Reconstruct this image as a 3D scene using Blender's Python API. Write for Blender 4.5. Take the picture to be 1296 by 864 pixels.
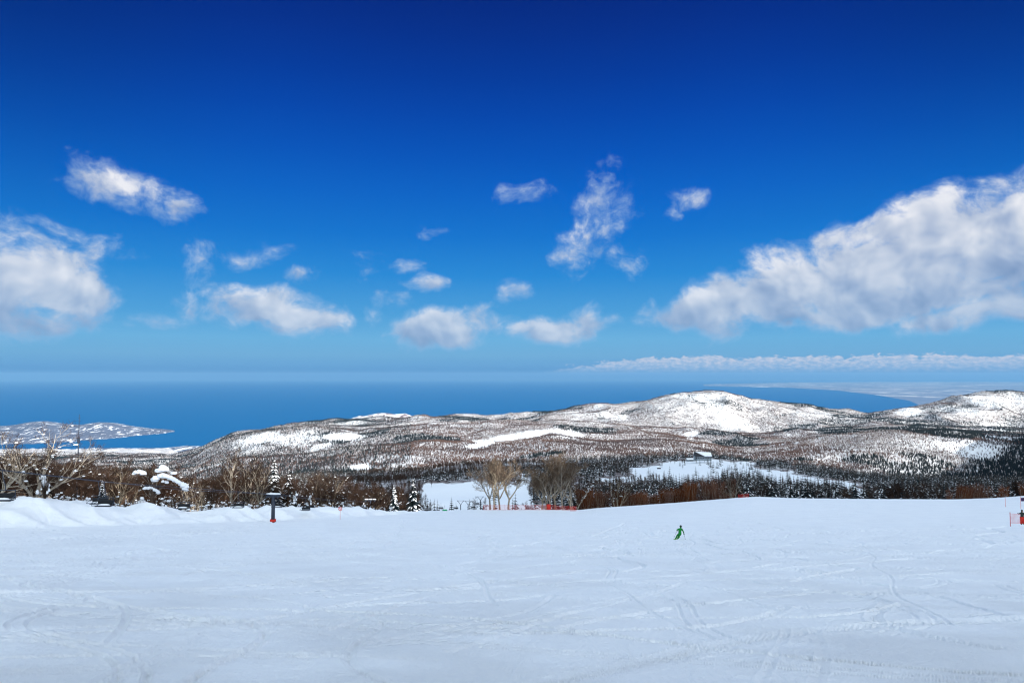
import bpy, math, random
import numpy as np
from mathutils import Vector, Matrix
R = math.radians
for o in list(bpy.data.objects): bpy.data.objects.remove(o)
C = bpy.context.scene.collection
sc = bpy.context.scene

# ---------------------------------------------------------------- camera
F = 864.0; PITCH = math.atan((475-432)/F)
cam = bpy.data.objects.new('camera', bpy.data.cameras.new('camera'))
C.objects.link(cam); sc.camera = cam
cam.data.lens = 24; cam.data.sensor_width = 36
cam.data.clip_start = 0.1; cam.data.clip_end = 400000
cam.location = (0, 0, 0); cam.rotation_euler = (math.pi/2 + PITCH, 0, 0)

# ---------------------------------------------------------------- light
SUN_EL = R(22); SUN_AZ = math.atan2(0.77, -0.64)       # azimuth from +Y towards +X
sunv = Vector((math.sin(SUN_AZ)*math.cos(SUN_EL), math.cos(SUN_AZ)*math.cos(SUN_EL), math.sin(SUN_EL)))
sl = bpy.data.lights.new('sun', 'SUN'); sl.energy = 3.3; sl.angle = R(0.55); sl.color = (1, .955, .89)
so = bpy.data.objects.new('sun', sl); C.objects.link(so)
so.rotation_euler = (-sunv).to_track_quat('-Z', 'Y').to_euler()
sc.view_settings.view_transform = 'Standard'; sc.view_settings.look = 'None'
sc.view_settings.gamma = 1; sc.view_settings.use_curve_mapping = False
EXPO = 1.45
sc.view_settings.exposure = EXPO
EK = 2**(-EXPO)
cy = sc.cycles
cy.use_denoising = True; cy.denoising_prefilter = 'ACCURATE'; cy.denoising_input_passes = 'RGB_ALBEDO_NORMAL'; cy.pixel_filter_type = 'BLACKMAN_HARRIS'; cy.filter_width = 1.2; cy.denoiser = 'OPENIMAGEDENOISE'
cy.max_bounces = 5; cy.diffuse_bounces = 2; cy.glossy_bounces = 2; cy.transparent_max_bounces = 8
cy.volume_bounces = 0; cy.use_adaptive_sampling = True; cy.adaptive_threshold = 0.01
cy.sample_clamp_indirect = 4

def srgb(r, g, b):
    f = lambda c: (c/255/12.92 if c/255 <= .04045 else ((c/255+.055)/1.055)**2.4)
    return (f(r), f(g), f(b))
def ray(px, py):
    """pixel of the 1296x864 photograph -> (x/y, z/y)"""
    a = (px-648)/F; b = (432-py)/F
    d = math.cos(PITCH) - b*math.sin(PITCH)
    return a/d, (math.sin(PITCH) + b*math.cos(PITCH))/d
def azel(px, py):
    u, w = ray(px, py)
    return math.atan(u), math.atan(w/math.sqrt(1+u*u))

# ---------------------------------------------------------------- world: sky and clouds
W = bpy.data.worlds.new('World'); sc.world = W; W.use_nodes = True
nt = W.node_tree; nt.nodes.clear()
class G:
    def __init__(s, nt): s.nt = nt
    def n(s, t, **k):
        x = s.nt.nodes.new(t)
        for a, b in k.items(): setattr(x, a, b)
        return x
    def put(s, sock, v):
        if hasattr(v, 'is_linked') or isinstance(v, bpy.types.NodeSocket): s.nt.links.new(v, sock)
        else: sock.default_value = v
    def m(s, op, a, b=None, c=None, clamp=False):
        x = s.n('ShaderNodeMath', operation=op, use_clamp=clamp)
        s.put(x.inputs[0], a)
        if b is not None: s.put(x.inputs[1], b)
        if c is not None: s.put(x.inputs[2], c)
        return x.outputs[0]
    def v(s, op, a, b=None):
        x = s.n('ShaderNodeVectorMath', operation=op)
        s.put(x.inputs[0], a)
        if b is not None: s.put(x.inputs[1], b)
        return x.outputs[1] if op in ('LENGTH', 'DOT_PRODUCT') else x.outputs[0]
    def rng(s, a, f0, f1, t0=0., t1=1., smooth=True):
        x = s.n('ShaderNodeMapRange', interpolation_type='SMOOTHSTEP' if smooth else 'LINEAR')
        s.put(x.inputs[0], a)
        for i, q in enumerate((f0, f1, t0, t1)): s.put(x.inputs[i+1], q)
        return x.outputs[0]
    def mix(s, f, a, b):
        x = s.n('ShaderNodeMix', data_type='RGBA')
        s.put(x.inputs[0], f); s.put(x.inputs[6], a if not isinstance(a, tuple) else (*a[:3], 1)); s.put(x.inputs[7], b if not isinstance(b, tuple) else (*b[:3], 1))
        return x.outputs[2]
    def noise(s, vec, scale, detail=4, rough=.55, dist=0, lac=2.0, dim='3D'):
        x = s.n('ShaderNodeTexNoise', noise_dimensions=dim)
        s.put(x.inputs['Vector'], vec); s.put(x.inputs['Scale'], scale); x.inputs['Detail'].default_value = detail
        x.inputs['Roughness'].default_value = rough; x.inputs['Distortion'].default_value = dist; x.inputs['Lacunarity'].default_value = lac
        return x
    def ramp(s, f, stops, interp='LINEAR'):
        x = s.n('ShaderNodeValToRGB'); cr = x.color_ramp; cr.interpolation = interp
        while len(cr.elements) < len(stops): cr.elements.new(0.5)
        for e, (p, c) in zip(cr.elements, stops): e.position = p; e.color = (*c[:3], 1)
        s.put(x.inputs[0], f); return x.outputs[0]
g = G(nt)
tc = g.n('ShaderNodeTexCoord'); D = g.v('NORMALIZE', tc.outputs['Generated'])
sep = g.n('ShaderNodeSeparateXYZ'); g.put(sep.inputs[0], D)
dx, dy, dz = sep.outputs
az = g.m('ARCTAN2', dx, dy); el = g.m('ARCSINE', dz)
sky = g.n('ShaderNodeTexSky', sky_type='NISHITA', sun_disc=False, sun_elevation=SUN_EL, sun_rotation=SUN_AZ, altitude=1000, air_density=1.0, dust_density=0.4, ozone_density=1.5)
def E(py): return azel(648, py)[1]
stops = [(475, (54, 120, 186)), (462, (100, 160, 210)), (450, (112, 172, 215)), (430, (108, 177, 222)), (400, (78, 160, 218)), (350, (40, 137, 214)),
         (300, (18, 116, 207)), (250, (8, 100, 199)), (200, (3, 84, 187)), (150, (2, 70, 173)), (100, (2, 58, 157)), (50, (3, 48, 142)), (0, (4, 40, 128)), (-60, (5, 38, 122))]
E1 = R(40)
st = [(0.0, tuple(x*EK for x in srgb(*stops[0][1])))] + [(max(0, E(p))/E1, tuple(x*EK for x in srgb(*c))) for p, c in stops]
deep = g.ramp(g.m('DIVIDE', el, E1, clamp=True), st, 'LINEAR')
nish = g.v('MULTIPLY', sky.outputs[0], (0.305, 0.223, 0.146))
kk = g.rng(el, 0, R(60), .6, 1.6); kv = g.n('ShaderNodeCombineXYZ'); [g.put(kv.inputs[i_], kk) for i_ in range(3)]; nish = g.v('MULTIPLY', nish, kv.outputs[0])
front = g.m('MULTIPLY', g.rng(dy, -0.35, 0.30), g.rng(el, R(44), R(31)))
# sky colour darkened towards both sides higher up, a vignette painted in
deep = g.v('MULTIPLY', deep, (1, 1, 1))
dk = g.m('MULTIPLY_ADD', g.m('MULTIPLY', g.rng(g.m('ABSOLUTE', az), .30, .72), g.rng(el, R(6), R(26))), -.30, 1.0)
kc = g.n('ShaderNodeCombineXYZ'); [g.put(kc.inputs[i_], dk) for i_ in range(3)]; deep = g.v('MULTIPLY', deep, kc.outputs[0])
base = g.mix(front, nish, deep)

# cloud masks: (px, py, rx, ry, rotation in degrees (up to the right positive), amplitude)
blobs = [
 (0, 372, 100, 58, 0, 1.0), (62, 352, 75, 52, -12, 1.0), (118, 383, 48, 34, 8, 1.0), (95, 320, 36, 18, 0, .55), (15, 298, 60, 32, -25, .62), (-60, 360, 120, 80, 0, 1),
 (40, 405, 105, 22, 0, .8), (150, 232, 62, 24, -18, .75), (200, 257, 62, 27, -14, .80), (108, 236, 42, 15, 0, .45), (70, 290, 90, 16, -18, .36),
 (250, 335, 32, 26, 60, .46), (242, 380, 30, 17, 0, .50), (322, 327, 50, 15, 5, .50), (380, 348, 26, 11, 0, .47), (208, 405, 32, 9, 0, .35),
 (352, 395, 88, 30, -10, .92), (392, 410, 52, 21, 0, .8), (302, 384, 48, 18, 0, .55),
 (460, 335, 27, 18, -10, .48), (520, 340, 21, 11, 0, .42), (540, 361, 28, 11, 0, .47), (500, 382, 25, 11, 0, .50), (474, 402, 28, 11, 0, .40),
 (568, 416, 80, 25, 4, .95), (600, 404, 40, 18, 15, .8), (525, 424, 38, 14, 0, .8), (648, 371, 18, 15, 40, .5), (541, 291, 16, 9, 0, .36),
 (664, 245, 27, 15, 0, .46), (733, 312, 42, 34, 40, .78), (768, 290, 46, 18, 30, .55), (762, 252, 36, 34, 60, .46), (776, 206, 14, 16, 0, .36), (796, 330, 24, 22, 0, .42),
 (700, 417, 52, 20, 0, .92), (746, 410, 36, 22, 10, .66), (874, 247, 28, 13, 0, .52), (848, 266, 12, 9, 0, .33),
 (878, 397, 50, 22, 6, .9), (930, 385, 80, 38, 16, 1), (1000, 362, 95, 52, 18, 1.05), (1085, 345, 110, 62, 16, 1.1), (1175, 318, 120, 68, 20, 1.1), (1265, 300, 110, 66, 16, 1.1),
 (1380, 290, 150, 80, 10, 1.1), (1262, 238, 75, 20, 26, .8), (1330, 215, 80, 26, 10, .8), (1110, 388, 130, 26, 4, 1.0), (1205, 400, 75, 20, 8, .95), (1292, 388, 50, 22, 10, .9), (1200, 350, 130, 60, 10, 1.0), (850, 400, 45, 18, 0, .8),
]
aec = g.n('ShaderNodeCombineXYZ'); g.put(aec.inputs[0], az); g.put(aec.inputs[1], el)
AE = aec.outputs[0]
wn = g.noise(AE, 9.0, 2, .5, dim='2D').outputs[1]
AEw = g.v('ADD', AE, g.v('MULTIPLY', g.v('SUBTRACT', wn, (.5, .5, .5)), (.05, .035, 0)))
wn2 = g.noise(AE, 60.0, 3, .6, dim='2D').outputs[1]
def cloud_layer(sel, under):
    """cloud colour over the sky for one sector of the sky"""
    M = V = SW = None
    for (px, py, rx, ry, rot, amp) in sel:
        a, e = azel(px, py); k = 1/math.hypot(1, (px-648)/F)
        mp = g.n('ShaderNodeMapping', vector_type='TEXTURE')
        g.put(mp.inputs[0], AEw)
        mp.inputs[1].default_value = (a, e, 0); mp.inputs[2].default_value = (0, 0, R(rot))
        mp.inputs[3].default_value = (rx/F*k*k*1.16, ry/F*k*1.18, 1)
        d2 = g.v('DOT_PRODUCT', mp.outputs[0], mp.outputs[0])
        amp *= 1.35 if amp >= .9 else 1.0
        b = g.m('MAXIMUM', g.m('MULTIPLY_ADD', d2, -amp, amp), -1.0)
        s2 = g.n('ShaderNodeSeparateXYZ'); g.put(s2.inputs[0], mp.outputs[0]); pb = g.m('MAXIMUM', b, 0.0)
        vv = g.m('MULTIPLY', s2.outputs[1], pb)
        if M is None: M, V, SW = b, vv, pb
        else: M = g.m('SMOOTH_MAX', M, b, 0.25); V = g.m('ADD', V, vv); SW = g.m('ADD', SW, pb)
    V = g.m('DIVIDE', V, g.m('MAXIMUM', SW, 0.1))           # -1 cloud base .. 1 cloud top
    def fb(off, det=8, rough=.58):
        vec = g.v('MULTIPLY', g.v('ADD', AEw, off), (1.0, 1.25, 1))
        a = g.noise(vec, 17, det, rough, 0, dim='2D').outputs[0]
        vo = g.n('ShaderNodeTexVoronoi', voronoi_dimensions='2D', feature='SMOOTH_F1', normalize=True); g.put(vo.inputs['Vector'], g.v('ADD', vec, g.v('MULTIPLY', wn2, (.022, .022, 0)))); vo.inputs['Scale'].default_value = 30; vo.inputs['Detail'].default_value = 2; vo.inputs['Roughness'].default_value = .5; vo.inputs['Smoothness'].default_value = .8
        return g.m('MULTIPLY_ADD', g.m('SUBTRACT', .33, vo.outputs['Distance']), .38, a)
    wn2 = g.noise(AE, 60.0, 2, .6, dim='2D').outputs[1]
    n0 = fb((3.1, 1.7, 0)); nl = g.noise(AEw, 15, 3, .5, 0, dim='2D').outputs[0]; n1 = g.noise(g.v('ADD', AEw, (.010, .014, 0)), 15, 3, .5, 0, dim='2D').outputs[0]
    n2 = g.noise(g.v('MULTIPLY', AEw, (1, 1.3, 1)), 62.0, 5, .62, .3, dim='2D').outputs[0]
    dens = g.m('ADD', g.m('MULTIPLY_ADD', g.m('SUBTRACT', n0, .5), 1.9, M), g.m('MULTIPLY', g.m('SUBTRACT', n2, .5), .55))
    alpha = g.m('MULTIPLY', g.m('POWER', g.rng(dens, 0.02, 1.12), 1.2), .97)
    relief = g.m('SUBTRACT', nl, n1)
    lit = g.m('MULTIPLY_ADD', relief, 1.5, .56)
    lit = g.m('MULTIPLY_ADD', V, .40, lit)
    lit = g.m('MULTIPLY_ADD', g.m('SUBTRACT', n2, .5), .16, lit)
    lit = g.m('MULTIPLY_ADD', g.m('SUBTRACT', n0, .5), .30, lit)
    lit = g.m('MULTIPLY_ADD', g.rng(dens, 1.0, 1.9), -.12, lit)
    ccol = g.ramp(lit, [(0.0, tuple(x*EK for x in srgb(122, 146, 186))), (.35, tuple(x*EK for x in srgb(164, 181, 210))),
                        (.62, tuple(x*EK for x in srgb(198, 208, 225))), (1.0, tuple(x*EK for x in srgb(240, 241, 246)))])
    ccol = g.mix(g.rng(el, R(12), R(1.5), 0, .42), ccol, tuple(x*EK for x in srgb(140, 182, 222)))
    ccol = g.mix(g.rng(alpha, .95, .15, 0, .75), ccol, tuple(x*EK for x in srgb(158, 196, 234)))
    return g.mix(alpha, under, ccol)
# distant bank of cumulus low over the horizon
bv = g.v('MULTIPLY', AE, (1, 2.2, 1))
bn = g.noise(bv, 30, 7, .6, .3, dim='2D').outputs[0]; bn2 = g.noise(bv, 120, 4, .6, dim='2D').outputs[0]
aL = azel(655, 470)[0]; aR = azel(830, 470)[0]
top = g.m('MULTIPLY_ADD', g.rng(az, aL, aR), E(452)-E(470), E(470))
top = g.m('MULTIPLY_ADD', g.m('SUBTRACT', bn, .5), .016, top); top = g.m('MULTIPLY_ADD', g.m('SUBTRACT', bn2, .5), .010, top)
ba = g.m('MULTIPLY', g.rng(g.m('SUBTRACT', top, el), 0, .0035), g.rng(az, aL, aL+.10))
ba = g.m('MULTIPLY', ba, g.rng(el, E(476)-.002, E(464)))
ba = g.m('MULTIPLY', ba, .72)
bcol = g.ramp(g.m('MULTIPLY_ADD', g.m('SUBTRACT', bn2, .5), 1.6, g.rng(el, E(476), E(455), .1, .75, False)), [(0, tuple(x*EK for x in srgb(132, 172, 214))), (.5, tuple(x*EK for x in srgb(175, 196, 224))), (1, tuple(x*EK for x in srgb(226, 222, 232)))])
def bgn(c):
    b = g.n('ShaderNodeBackground'); g.put(b.inputs[0], c); b.inputs[1].default_value = 1; return b.outputs[0]
def mixs(f, a, b):
    x = g.n('ShaderNodeMixShader'); g.put(x.inputs[0], f); nt.links.new(a, x.inputs[1]); nt.links.new(b, x.inputs[2]); return x.outputs[0]
# the sky is cut in sectors only so that each direction works through the few clouds near it
edges = [-400, 190, 440, 600, 690, 830, 1030, 1200, 1700]
cur = None
for a, b in reversed(list(zip(edges[:-1], edges[1:]))):
    sel = [q_ for q_ in blobs if q_[0]+1.9*q_[2]+20 > a and q_[0]-1.9*q_[2]-20 < b]
    sh = bgn(g.mix(ba, cloud_layer(sel, base), bcol))
    cur = sh if cur is None else mixs(g.m('GREATER_THAN', az, azel(b, 300)[0]), sh, cur)
lo = g.m('GREATER_THAN', el, R(-.5)); hi = g.m('LESS_THAN', el, azel(648, 150)[1]); lf = g.m('GREATER_THAN', az, azel(-400, 300)[0]); rt = g.m('LESS_THAN', az, azel(1700, 300)[0])
zone = g.m('MULTIPLY', g.m('MULTIPLY', lo, hi), g.m('MULTIPLY', lf, rt))
out = g.n('ShaderNodeOutputWorld'); nt.links.new(mixs(zone, bgn(base), cur), out.inputs[0])
W.cycles.sampling_method = 'MANUAL'; W.cycles.sample_map_resolution = 512

# ---------------------------------------------------------------- helpers
def tag(o, label=None, cat=None, group=None, kind=None):
    if label: o['label'] = label
    if cat: o['category'] = cat
    if group: o['group'] = group
    if kind: o['kind'] = kind
    return o
def mat(name, col, rough=.8, spec=.3, var=None, varscale=3., bump=0, bumpscale=20., metal=0, objrand=0):
    m = bpy.data.materials.new(name); m.use_nodes = True; t = m.node_tree; q = G(t)
    p = t.nodes['Principled BSDF']; p.inputs['Roughness'].default_value = rough; p.inputs['Specular IOR Level'].default_value = spec; p.inputs['Metallic'].default_value = metal
    tcn = q.n('ShaderNodeTexCoord').outputs['Object']
    c = (*col, 1)
    if var:
        nz = q.noise(tcn, varscale, 4, .6).outputs[0]
        c = q.mix(q.rng(nz, .35, .65), (*col, 1), (*var, 1))
    if objrand:
        oi = q.n('ShaderNodeObjectInfo').outputs['Random']
        hs = q.n('ShaderNodeHueSaturation'); q.put(hs.inputs['Color'], c); q.put(hs.inputs['Value'], q.rng(oi, 0, 1, 1-objrand, 1+objrand, False))
        q.put(hs.inputs['Saturation'], q.rng(q.m('FRACT', q.m('MULTIPLY', oi, 7.3)), 0, 1, .75, 1.15, False)); c = hs.outputs[0]
    q.put(p.inputs['Base Color'], c)
    if bump:
        bp = q.n('ShaderNodeBump'); bp.inputs['Strength'].default_value = bump
        q.put(bp.inputs['Height'], q.noise(tcn, bumpscale, 5, .6).outputs[0]); q.put(p.inputs['Normal'], bp.outputs[0])
    return m
def mesh_np(name, V_, T, mats, matidx=None, smooth=False, quads=False):
    me = bpy.data.meshes.new(name); k = 4 if quads else 3
    V_ = np.asarray(V_, np.float32); T = np.asarray(T, np.int32)
    me.vertices.add(len(V_)); me.vertices.foreach_set('co', V_.ravel())
    me.loops.add(T.size); me.loops.foreach_set('vertex_index', T.ravel())
    me.polygons.add(len(T)); me.polygons.foreach_set('loop_start', np.arange(0, T.size, k, dtype=np.int32))
    if matidx is not None: me.polygons.foreach_set('material_index', np.asarray(matidx, np.int32))
    me.polygons.foreach_set('use_smooth', np.full(len(T), smooth))
    for m in mats: me.materials.append(m)
    me.update(calc_edges=True)
    return me
def link(name, me, parent=None):
    o = bpy.data.objects.new(name, me); C.objects.link(o)
    if parent: o.parent = parent
    return o
def empty(name, loc=(0, 0, 0), rz=0, s=1):
    o = bpy.data.objects.new(name, None); C.objects.link(o); o.location = loc; o.rotation_euler = (0, 0, rz); o.scale = (s, s, s)
    o.empty_display_size = .2
    return o
class MB:
    """collects shapes for one mesh"""
    def __init__(s): s.v = []; s.f = []; s.mi = []
    def add(s, vs, fs, mi=0):
        b = len(s.v); s.v += [tuple(v) for v in vs]; s.f += [tuple(i+b for i in f) for f in fs]; s.mi += [mi]*len(fs); return s
    def box(s, c, d, rz=0, mi=0, taper=1.0):
        vs = []
        for z in (-.5, .5):
            for x, y in ((-.5, -.5), (.5, -.5), (.5, .5), (-.5, .5)):
                k = taper if z > 0 else 1
                X, Y = x*d[0]*k, y*d[1]*k
                vs.append((c[0]+X*math.cos(rz)-Y*math.sin(rz), c[1]+X*math.sin(rz)+Y*math.cos(rz), c[2]+z*d[2]))
        return s.add(vs, [(0, 3, 2, 1), (4, 5, 6, 7), (0, 1, 5, 4), (1, 2, 6, 5), (2, 3, 7, 6), (3, 0, 4, 7)], mi)
    def tube(s, pts, rad, n=6, mi=0, cap=True):
        pts = [Vector(p) for p in pts]; rad = rad if isinstance(rad, (list, tuple)) else [rad]*len(pts)
        vs = []; L = len(pts); ref = None
        for i, p in enumerate(pts):
            t = (pts[min(i+1, L-1)]-pts[max(i-1, 0)])
            if t.length < 1e-6: t = Vector((0, 0, 1))
            t.normalize()
            if ref is None: ref = Vector((1, 0, 0)) if abs(t.x) < .8 else Vector((0, 1, 0))
            a = t.cross(ref).normalized(); b_ = t.cross(a); ref = a.cross(t)*1.0
            for k in range(n):
                w = 2*math.pi*k/n; vs.append(p + (a*math.cos(w)+b_*math.sin(w))*rad[i])
        fs = [(i*n+k, i*n+(k+1) % n, (i+1)*n+(k+1) % n, (i+1)*n+k) for i in range(L-1) for k in range(n)]
        if cap and n > 3: fs += [tuple(range(n))[::-1], tuple((L-1)*n+k for k in range(n))]
        return s.add(vs, fs, mi)
    def blob(s, c, r, rng_, sub=2, amp=.25, mi=0):
        V_, F_ = ICO[sub]
        ph = [rng_.uniform(0, 6.28) for _ in range(6)]
        vs = []
        for v in V_:
            k = 1+amp*(math.sin(v[0]*3.1+ph[0])*math.cos(v[1]*2.7+ph[1])+.6*math.sin(v[2]*4.3+v[0]*3+ph[2])+.35*math.sin(v[1]*9+v[0]*7+ph[3]))
            zz = v[2]*k; zz = zz if zz > -.45 else -.45+(zz+.45)*.3
            vs.append((c[0]+v[0]*k*r[0], c[1]+v[1]*k*r[1], c[2]+zz*r[2]))
        return s.add(vs, F_, mi)
    def mesh(s, name, mats, smooth=False):
        me = bpy.data.meshes.new(name); me.from_pydata(s.v, [], s.f)
        mats = mats if isinstance(mats, (list, tuple)) else [mats]
        for m in mats: me.materials.append(m)
        me.polygons.foreach_set('material_index', s.mi); me.polygons.foreach_set('use_smooth', [smooth]*len(s.f)); me.update(); return me
    def build(s, name, mats, parent=None, smooth=False): return link(name, s.mesh(name, mats, smooth), parent)
import bmesh
ICO = {}
for sub in (1, 2, 3):
    bm = bmesh.new(); bmesh.ops.create_icosphere(bm, subdivisions=sub, radius=1)
    ICO[sub] = ([tuple(v.co) for v in bm.verts], [tuple(v.index for v in f.verts) for f in bm.faces]); bm.free()

def _h(ix, iy, seed):
    h = (ix.astype(np.int64)*374761393 + iy.astype(np.int64)*668265263 + seed*1442695041) & 0xffffffff
    h = ((h ^ (h >> 13))*1274126177) & 0xffffffff
    return ((h ^ (h >> 16)) & 0xffff)/65535.0
def vn(x, y, seed=0):
    xi = np.floor(x); yi = np.floor(y); fx = x-xi; fy = y-yi
    fx = fx*fx*fx*(fx*(fx*6-15)+10); fy = fy*fy*fy*(fy*(fy*6-15)+10)
    a = _h(xi, yi, seed); b = _h(xi+1, yi, seed); c = _h(xi, yi+1, seed); d = _h(xi+1, yi+1, seed)
    return (a*(1-fx)+b*fx)*(1-fy)+(c*(1-fx)+d*fx)*fy
def fbm(x, y, o=4, seed=0, r=.5):
    s = 0; a = 1; t = 0
    for i in range(o): s = s+a*vn(x, y, seed+i*17); t += a; a *= r; x = x*2.03+11.3; y = y*2.03+5.7
    return s/t                                      # 0..1
def sm(t): t = np.clip(t, 0, 1); return t*t*(3-2*t)
def smooth_interp(px, tab, w=12):
    xs, ys = zip(*tab); grid = np.arange(-500, 1900, 4.); v = np.interp(grid, xs, ys)
    k = np.hanning(2*int(w/4)+3); k /= k.sum(); pad = len(k)//2
    v = np.convolve(np.pad(v, pad, mode='edge'), k, 'valid')
    return np.interp(px, grid, v)
def wz(py): # z/y for a pixel row
    b = (432-np.asarray(py))/F; return (math.sin(PITCH)+b*math.cos(PITCH))/(math.cos(PITCH)-b*math.sin(PITCH))

# ---------------------------------------------------------------- terrain function
SKY = [(-300, 634), (0, 633), (30, 629), (70, 630), (100, 635), (125, 638), (150, 640), (170, 642), (190, 639), (222, 641), (236, 647), (262, 646), (285, 641), (305, 641), (330, 645), (350, 641), (385, 641),
       (410, 643), (440, 641), (462, 643), (485, 647), (515, 647), (540, 646), (600, 644.5), (640, 644.5), (700, 644.5), (730, 645), (760, 642), (800, 639.5), (850, 636), (900, 632), (930, 629.5), (955, 628), (1000, 630), (1100, 631), (1200, 631.5),
       (1250, 630), (1296, 626.5), (1500, 620)]
Y0T = [(-300, 95), (0, 109), (200, 122), (345, 134), (470, 152), (540, 190), (1500, 190)]
YFT = [(-300, 84), (0, 95), (200, 108), (345, 120), (470, 142), (540, 160), (620, 110), (1500, 100)]
BENCH = [(-300, 618), (230, 612), (400, 604), (520, 597), (600, 587), (700, 586), (800, 582), (900, 579), (960, 586), (1000, 591), (1050, 598), (1120, 606), (1200, 611), (1296, 613), (1500, 616)]
RA = [(-300, 604), (230, 602), (300, 585), (380, 579), (430, 573), (480, 566), (540, 561), (600, 563), (700, 555), (760, 557), (850, 561), (910, 567), (960, 568), (1000, 562), (1050, 555), (1100, 550), (1150, 547), (1200, 548), (1260, 552), (1296, 553), (1500, 548)]
RC = [(-300, 592), (225, 589), (250, 577), (270, 565), (300, 552), (330, 546), (400, 542), (470, 546), (560, 538), (640, 534), (700, 535), (800, 541), (870, 545), (950, 548), (1050, 544), (1130, 539), (1200, 542), (1296, 546), (1500, 540)]
RS = [(-300, 580), (225, 578), (250, 572), (275, 560), (298, 549), (350, 541), (400, 535), (450, 531), (490, 529), (560, 528), (620, 526), (660, 524), (700, 519), (750, 514), (800, 512), (840, 503), (868, 498), (895, 496.5), (925, 500), (950, 508), (990, 511),
      (1020, 514), (1060, 519), (1095, 522), (1130, 517), (1170, 511), (1200, 505), (1240, 499), (1265, 497), (1296, 498), (1500, 500)]
_pf = np.polyfit([0, 10, 20, 73, 120, 190, 320], [-1.7, -4.1, -6.4, -17.3, -25.2, -36.5, -56], 4)
_pf[-1] = -1.7
def basez(Y): return np.where(Y < 0, -1.7-.25*Y, np.polyval(_pf, np.clip(Y, 0, 320)))
def terrain(X, Y):
    X = np.asarray(X, float); Y = np.asarray(Y, float)
    u = X/np.maximum(Y, 50); px = 648+F*np.clip(u, -1.1, 1.0)
    sk = smooth_interp(px, SKY, 8); Y0 = smooth_interp(px, Y0T, 40); Yf = smooth_interp(px, YFT, 40)
    bench = smooth_interp(px, BENCH, 30); ra = smooth_interp(px, RA, 26); rc = smooth_interp(px, RC, 22); rs = smooth_interp(px, RS, 10)
    z0 = wz(sk)*Y0
    h = z0-basez(Y0)
    zn = basez(Y)+h*sm((Y-Yf)/(Y0-Yf))
    left = sm((560-px)/60)
    bank = left*sm((Y-Yf)/4)*sm((Y0+14-Y)/8)
    rip = np.sin((X*.9+Y*1.15)*.36+7*fbm(X*.06, Y*.06, 2, 5))
    zn = zn+bank*(.36*(1-np.abs(rip))*2-.4+1.5*(fbm(X*.16, Y*.16, 3, 8)-.5)+.35*(fbm(X*.8, Y*.8, 3, 18)-.5))
    # nodes behind the crest
    Y1 = Y0+45
    nodes = [(Y0, z0), (Y1, wz(sk+15)*Y1), (np.full_like(Y, 330.), wz(np.maximum(sk+8, 640))*330), (np.full_like(Y, 560.), wz((bench+np.maximum(sk+2, 636))/2)*560),
             (np.full_like(Y, 880.), wz(bench)*880), (np.full_like(Y, 1080.), wz(bench)*880-65), (np.full_like(Y, 1650.), wz(np.maximum(bench+25, ra+55))*1650),
             (np.full_like(Y, 2650.), wz(ra)*2650), (np.full_like(Y, 3150.), wz(ra)*2650-70-.0*Y), (np.full_like(Y, 4100.), wz(rc)*4100),
             (np.full_like(Y, 4650.), wz(rc)*4100-75), (np.full_like(Y, 5900.), wz(rs)*5900), (np.full_like(Y, 7200.), np.minimum(wz(rs)*5900-330, wz(570)*7200)), (np.full_like(Y, 9290.), np.full_like(Y, -1000.))]
    # the left has no ridges: nodes fall steadily to the coast
    lf = sm((262-px)/50)
    nodes[8] = (nodes[8][0], nodes[8][1]*(1-lf)+lf*wz(597)*3150); nodes[10] = (nodes[10][0], nodes[10][1]*(1-lf)+lf*wz(585)*4650)
    nodes[12] = (nodes[12][0], nodes[12][1]*(1-lf)+lf*wz(573.5)*7200)
    z = zn.copy()
    for k in range(len(nodes)-1):
        ya, za = nodes[k]; yb, zb = nodes[k+1]
        t = np.clip((Y-ya)/(yb-ya), 0, 1); s = t if k == 0 else .5-.5*np.cos(np.pi*t)
        z = np.where(Y > ya, za+(zb-za)*s, z)
    z = np.where(Y > 9290, -1000-(Y-9290)*.02, z)
    # relief that grows with distance
    w1 = sm((Y-1150)/900); amp = Y*w1*sm((9200-Y)/1500)
    lam = 520.
    r1 = 1-np.abs(2*fbm(X/lam+.4*fbm(X/700, Y/700, 2, 3), Y/lam/1.2, 4, 21)-1)
    z = z+amp*.0125*(r1-.72)
    z = z+sm((Y-240)/100)*1.8*(fbm(X/40, Y/40, 3, 31)-.5)*2+amp*.0018*(fbm(X/150, Y/150, 3, 37)-.5)*2
    return z
def zt(x, y): return float(terrain(np.array([x]), np.array([y]))[0])
def at(px, Y, py=None):
    """ground (or sight-line) point for a column of the photo at depth Y"""
    u, w = ray(px, py if py is not None else 600)
    return Vector((u*Y, Y, w*Y if py is not None else zt(u*Y, Y)))

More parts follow.
